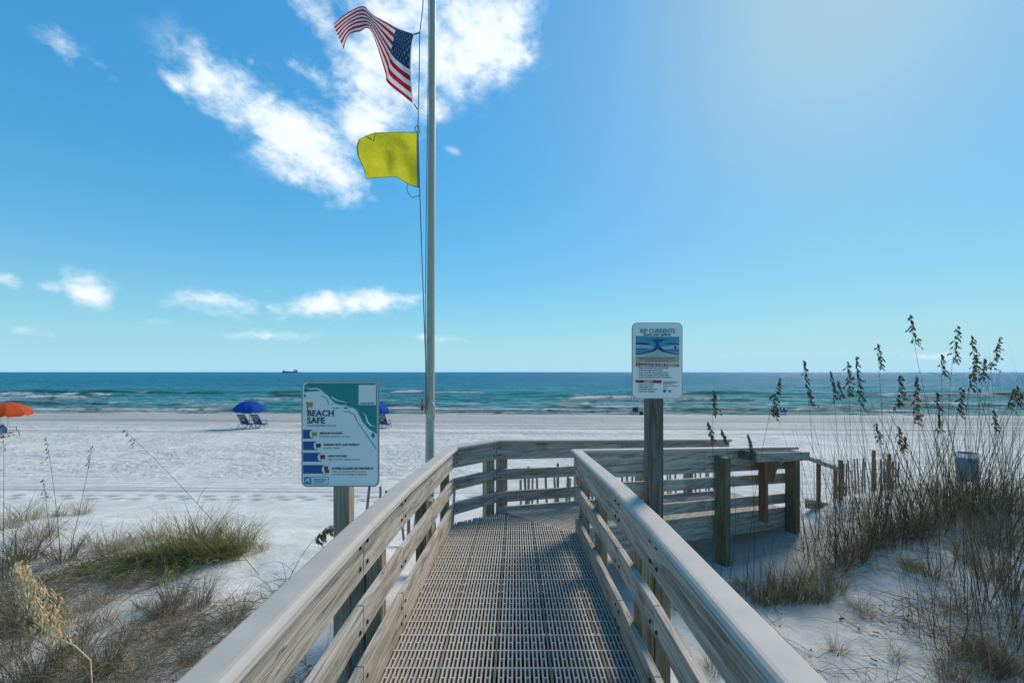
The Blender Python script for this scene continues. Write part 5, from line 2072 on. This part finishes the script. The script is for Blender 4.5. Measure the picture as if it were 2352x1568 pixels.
place_clumps(EXTRA_L + [(440, 1268, 'g', 1.0), (505, 1270, 'g', 0.95), (395, 1280, 'g', 0.8), (545, 1262, 'g', 0.75), (475, 1255, 'k', 0.8), (350, 1290, 'g', 0.6), (300, 1300, 'd', 0.8), (255, 1275, 'd', 0.8), (145, 1290, 'k', 0.8), (60, 1290, 'k', 0.9), (20, 1310, 'k', 0.9),
              (190, 1180, 'd', 0.8), (130, 1185, 'd', 0.9), (60, 1195, 'd', 1.0), (15, 1215, 'd', 1.0), (90, 1240, 'd', 1.0), (600, 1262, 'd', 0.6), (400, 1390, 'k', 0.5), (380, 1420, 'k', 0.5), (455, 1400, 'k', 0.5), (545, 1415, 'd', 0.6), (520, 1440, 'd', 0.55), (470, 1460, 'd', 0.5),
              (300, 1470, 'd', 0.6), (230, 1440, 'd', 0.6), (160, 1500, 'k', 0.6), (60, 1440, 'k', 0.7), (20, 1400, 'k', 0.8), (330, 1540, 'd', 0.5), (420, 1530, 'd', 0.45), (240, 1550, 'k', 0.5), (100, 1555, 'k', 0.55), (20, 1520, 'k', 0.6), (670, 1500, 'd', 0.4)], 'left of the boardwalk')
place_clumps(EXTRA_R + [(1985, 1262, 'k', 1.0), (2030, 1245, 'k', 1.1), (2075, 1235, 'k', 1.1), (2110, 1225, 'k', 1.0), (2150, 1200, 'd', 0.9), (1955, 1290, 'k', 0.9), (1920, 1310, 'k', 0.8), (1885, 1330, 'd', 0.9), (1850, 1345, 'd', 0.8), (1800, 1370, 'd', 0.7), (1760, 1385, 'd', 0.7), (2222, 1172, 'g', 1.25), (2185, 1180, 'k', 0.9), (2260, 1180, 'k', 1.0), (2300, 1170, 'k', 1.1), (2340, 1175, 'k', 1.1),
              (2245, 1230, 'd', 0.7), (2095, 1310, 'g', 0.35), (2270, 1330, 'k', 0.6), (2310, 1420, 'd', 0.5), (2345, 1380, 'k', 0.6), (2240, 1500, 'd', 0.45), (2300, 1540, 'k', 0.5), (2180, 1550, 'd', 0.5), (1655, 1470, 'd', 0.4), (1640, 1540, 'd', 0.4), (1990, 1420, 'd', 0.35), (1925, 1500, 'd', 0.35), (2060, 1510, 'd', 0.35), (1700, 1345, 'd', 0.4),
              (1990, 1240, 's', 1.0), (2060, 1235, 's', 1.1), (2110, 1220, 's', 1.0), (2165, 1200, 's', 1.1), (2210, 1190, 's', 1.0), (2265, 1180, 's', 1.1), (2310, 1200, 's', 1.1), (2335, 1330, 's', 1.0), (2290, 1360, 's', 0.9), (1930, 1290, 's', 0.9), (1890, 1310, 's', 0.9), (2250, 1250, 's', 1.0), (2020, 1260, 's', 1.0), (1960, 1250, 's', 1.0), (2085, 1245, 's', 1.1), (2140, 1215, 's', 1.0), (2190, 1200, 's', 1.15), (2235, 1190, 's', 1.0), (2290, 1190, 's', 1.1), (2340, 1200, 's', 1.1), (2320, 1290, 's', 1.1), (2345, 1420, 's', 0.9), (2300, 1480, 's', 0.8), (2260, 1440, 's', 0.8), (1870, 1290, 's', 0.8), (1905, 1270, 's', 1.0), (2040, 1225, 's', 1.1), (2165, 1330, 's', 0.7), (2230, 1400, 's', 0.7), (2120, 1450, 's', 0.5), (2180, 1500, 's', 0.6), (1790, 1360, 's', 0.7), (1740, 1370, 's', 0.6), (2330, 1230, 'd', 1.0), (2290, 1260, 'k', 0.9), (2340, 1480, 'd', 0.5), (2260, 1560, 'k', 0.5), (2340, 1560, 'k', 0.6)], 'right of the boardwalk')


# dry litter, runners and twigs lying on the sand: nobody could count them
def tangle(name, label, n, sampler, lmin, lmax, lift, width, mat, seed):
    rd = random.Random(seed)
    mb = MB()
    for k in range(n):
        x, y = sampler(rd)
        ln = rd.uniform(lmin, lmax)
        a = rd.uniform(0, 2 * PI)
        c = rd.uniform(-1.6, 1.6)
        up = rd.uniform(-0.1, 1.0) * lift
        pts = []
        px_, py_, zz = x, y, rd.uniform(-0.01, 0.02)
        ns = 5
        z0 = gz(x, y)
        for s in range(ns + 1):
            t = s / ns
            pts.append((px_, py_, z0 + zz + up * 4 * t * (1 - 0.8 * t)))
            px_ += math.cos(a) * ln / ns
            py_ += math.sin(a) * ln / ns
            a += c / ns
        w_ = width * rd.uniform(0.6, 1.3)
        tw = rd.uniform(0, PI)
        sd = (math.cos(a + PI / 2) * math.cos(tw), math.sin(a + PI / 2) * math.cos(tw), math.sin(tw))
        mb.strip(pts, [w_, w_, w_, w_ * 0.8, w_ * 0.6, w_ * 0.2], sd)
    o = mb.build(name, mat)
    tag(o, label, 'plant litter', kind='stuff')


def box_sampler(zones):
    tot_ = sum(z[4] for z in zones)

    def f(rd):
        r_ = rd.random() * tot_
        for x0, x1, y0, y1, wgt in zones:
            r_ -= wgt
            if r_ <= 0:
                break
        for _ in range(40):
            x, y = rd.uniform(x0, x1), rd.uniform(y0, y1)
            if float(fbm(x * 1.1, y * 1.1, 77, 3)) + rd.uniform(-0.12, 0.12) > 0.42:
                break
        return x, y
    return f


tangle('dry_undergrowth', 'tangled brown twigs and dead grass covering the sand at lower left', 11000, box_sampler([(-3.4, -1.6, 1.7, 2.5, 3), (-3.2, -1.5, 1.7, 2.4, 3), (-4.2, -1.35, 1.7, 3.0, 6), (-5.5, -2.3, 3.0, 4.4, 4), (-6.5, -3, 4.3, 5.3, 2)]), 0.12, 0.42, 0.10, 0.0020, 'twig', 1)
tangle('plant_litter', 'reddish brown leaf litter under the tangle at lower left', 9000, box_sampler([(-4.2, -1.6, 1.7, 2.6, 6), (-5.5, -2.8, 2.6, 3.8, 2)]), 0.05, 0.18, 0.04, 0.0030, 'litter', 2)
tangle('ground_vine', 'low green creeping vine patch on the left dune below the grass', 2200, box_sampler([(-5.0, -3.6, 4.35, 4.9, 3), (-4.3, -3.0, 4.7, 5.2, 3)]), 0.06, 0.22, 0.09, 0.0045, 'vine', 3)
tangle('dry_runners', 'curling dry grass runners scattered on the right dune', 4200, box_sampler([(1.8, 4.2, 2.2, 4.0, 3), (3.4, 6.5, 3.2, 5.6, 4), (2.6, 4.4, 1.9, 2.8, 3), (4.6, 7.5, 4.5, 6.4, 3)]), 0.12, 0.55, 0.10, 0.0020, 'twig', 4)
tangle('arching_stalks', 'long arching dead stalks standing over the tangle at lower left', 1500, box_sampler([(-3.6, -1.4, 1.8, 3.2, 5), (-5.2, -2.2, 3.0, 4.6, 4)]), 0.25, 0.65, 0.17, 0.0022, 'grass_dark', 6)
# small broad seedlings and leaf scraps on the shaded sand
tangle('leaf_scraps', 'small dark leaf scraps on the sand beside the boardwalk', 260, box_sampler([(1.6, 3.6, 3.2, 4.8, 3), (-2.5, -1.4, 2.6, 4.4, 1)]), 0.02, 0.05, 0.02, 0.008, 'grass_dark', 5)

# broken post stubs at the lower right
for px, py, Yd, hh, lab in ((1902, 1552, 2.35, 0.10, 'broken dark wooden stub in the sand beside the right railing'), (2030, 1568, 2.45, 0.12, 'broken wooden stub at the bottom edge of the right dune')):
    q = at(px, py, Yd)
    zz = gz(q.x, Yd)
    bm = bmesh.new()
    mb = MB()
    mb.box((-0.03, -0.03, -0.2), (0.03, 0.03, hh))
    vs = [bm.verts.new((x + (0.02 if z > 0 else 0), y, z - (0.03 if (x > 0 and z > 0) else 0))) for x, y, z in mb.v]
    for ff_ in mb.f:
        bm.faces.new([vs[i] for i in ff_])
    bmesh.ops.bevel(bm, geom=bm.edges[:], offset=0.004, segments=1, affect='EDGES')
    o = bmobj('wood_stub', bm, 'post_dark')
    o.location = (q.x, Yd, zz)
    tag(o, lab, 'stub')
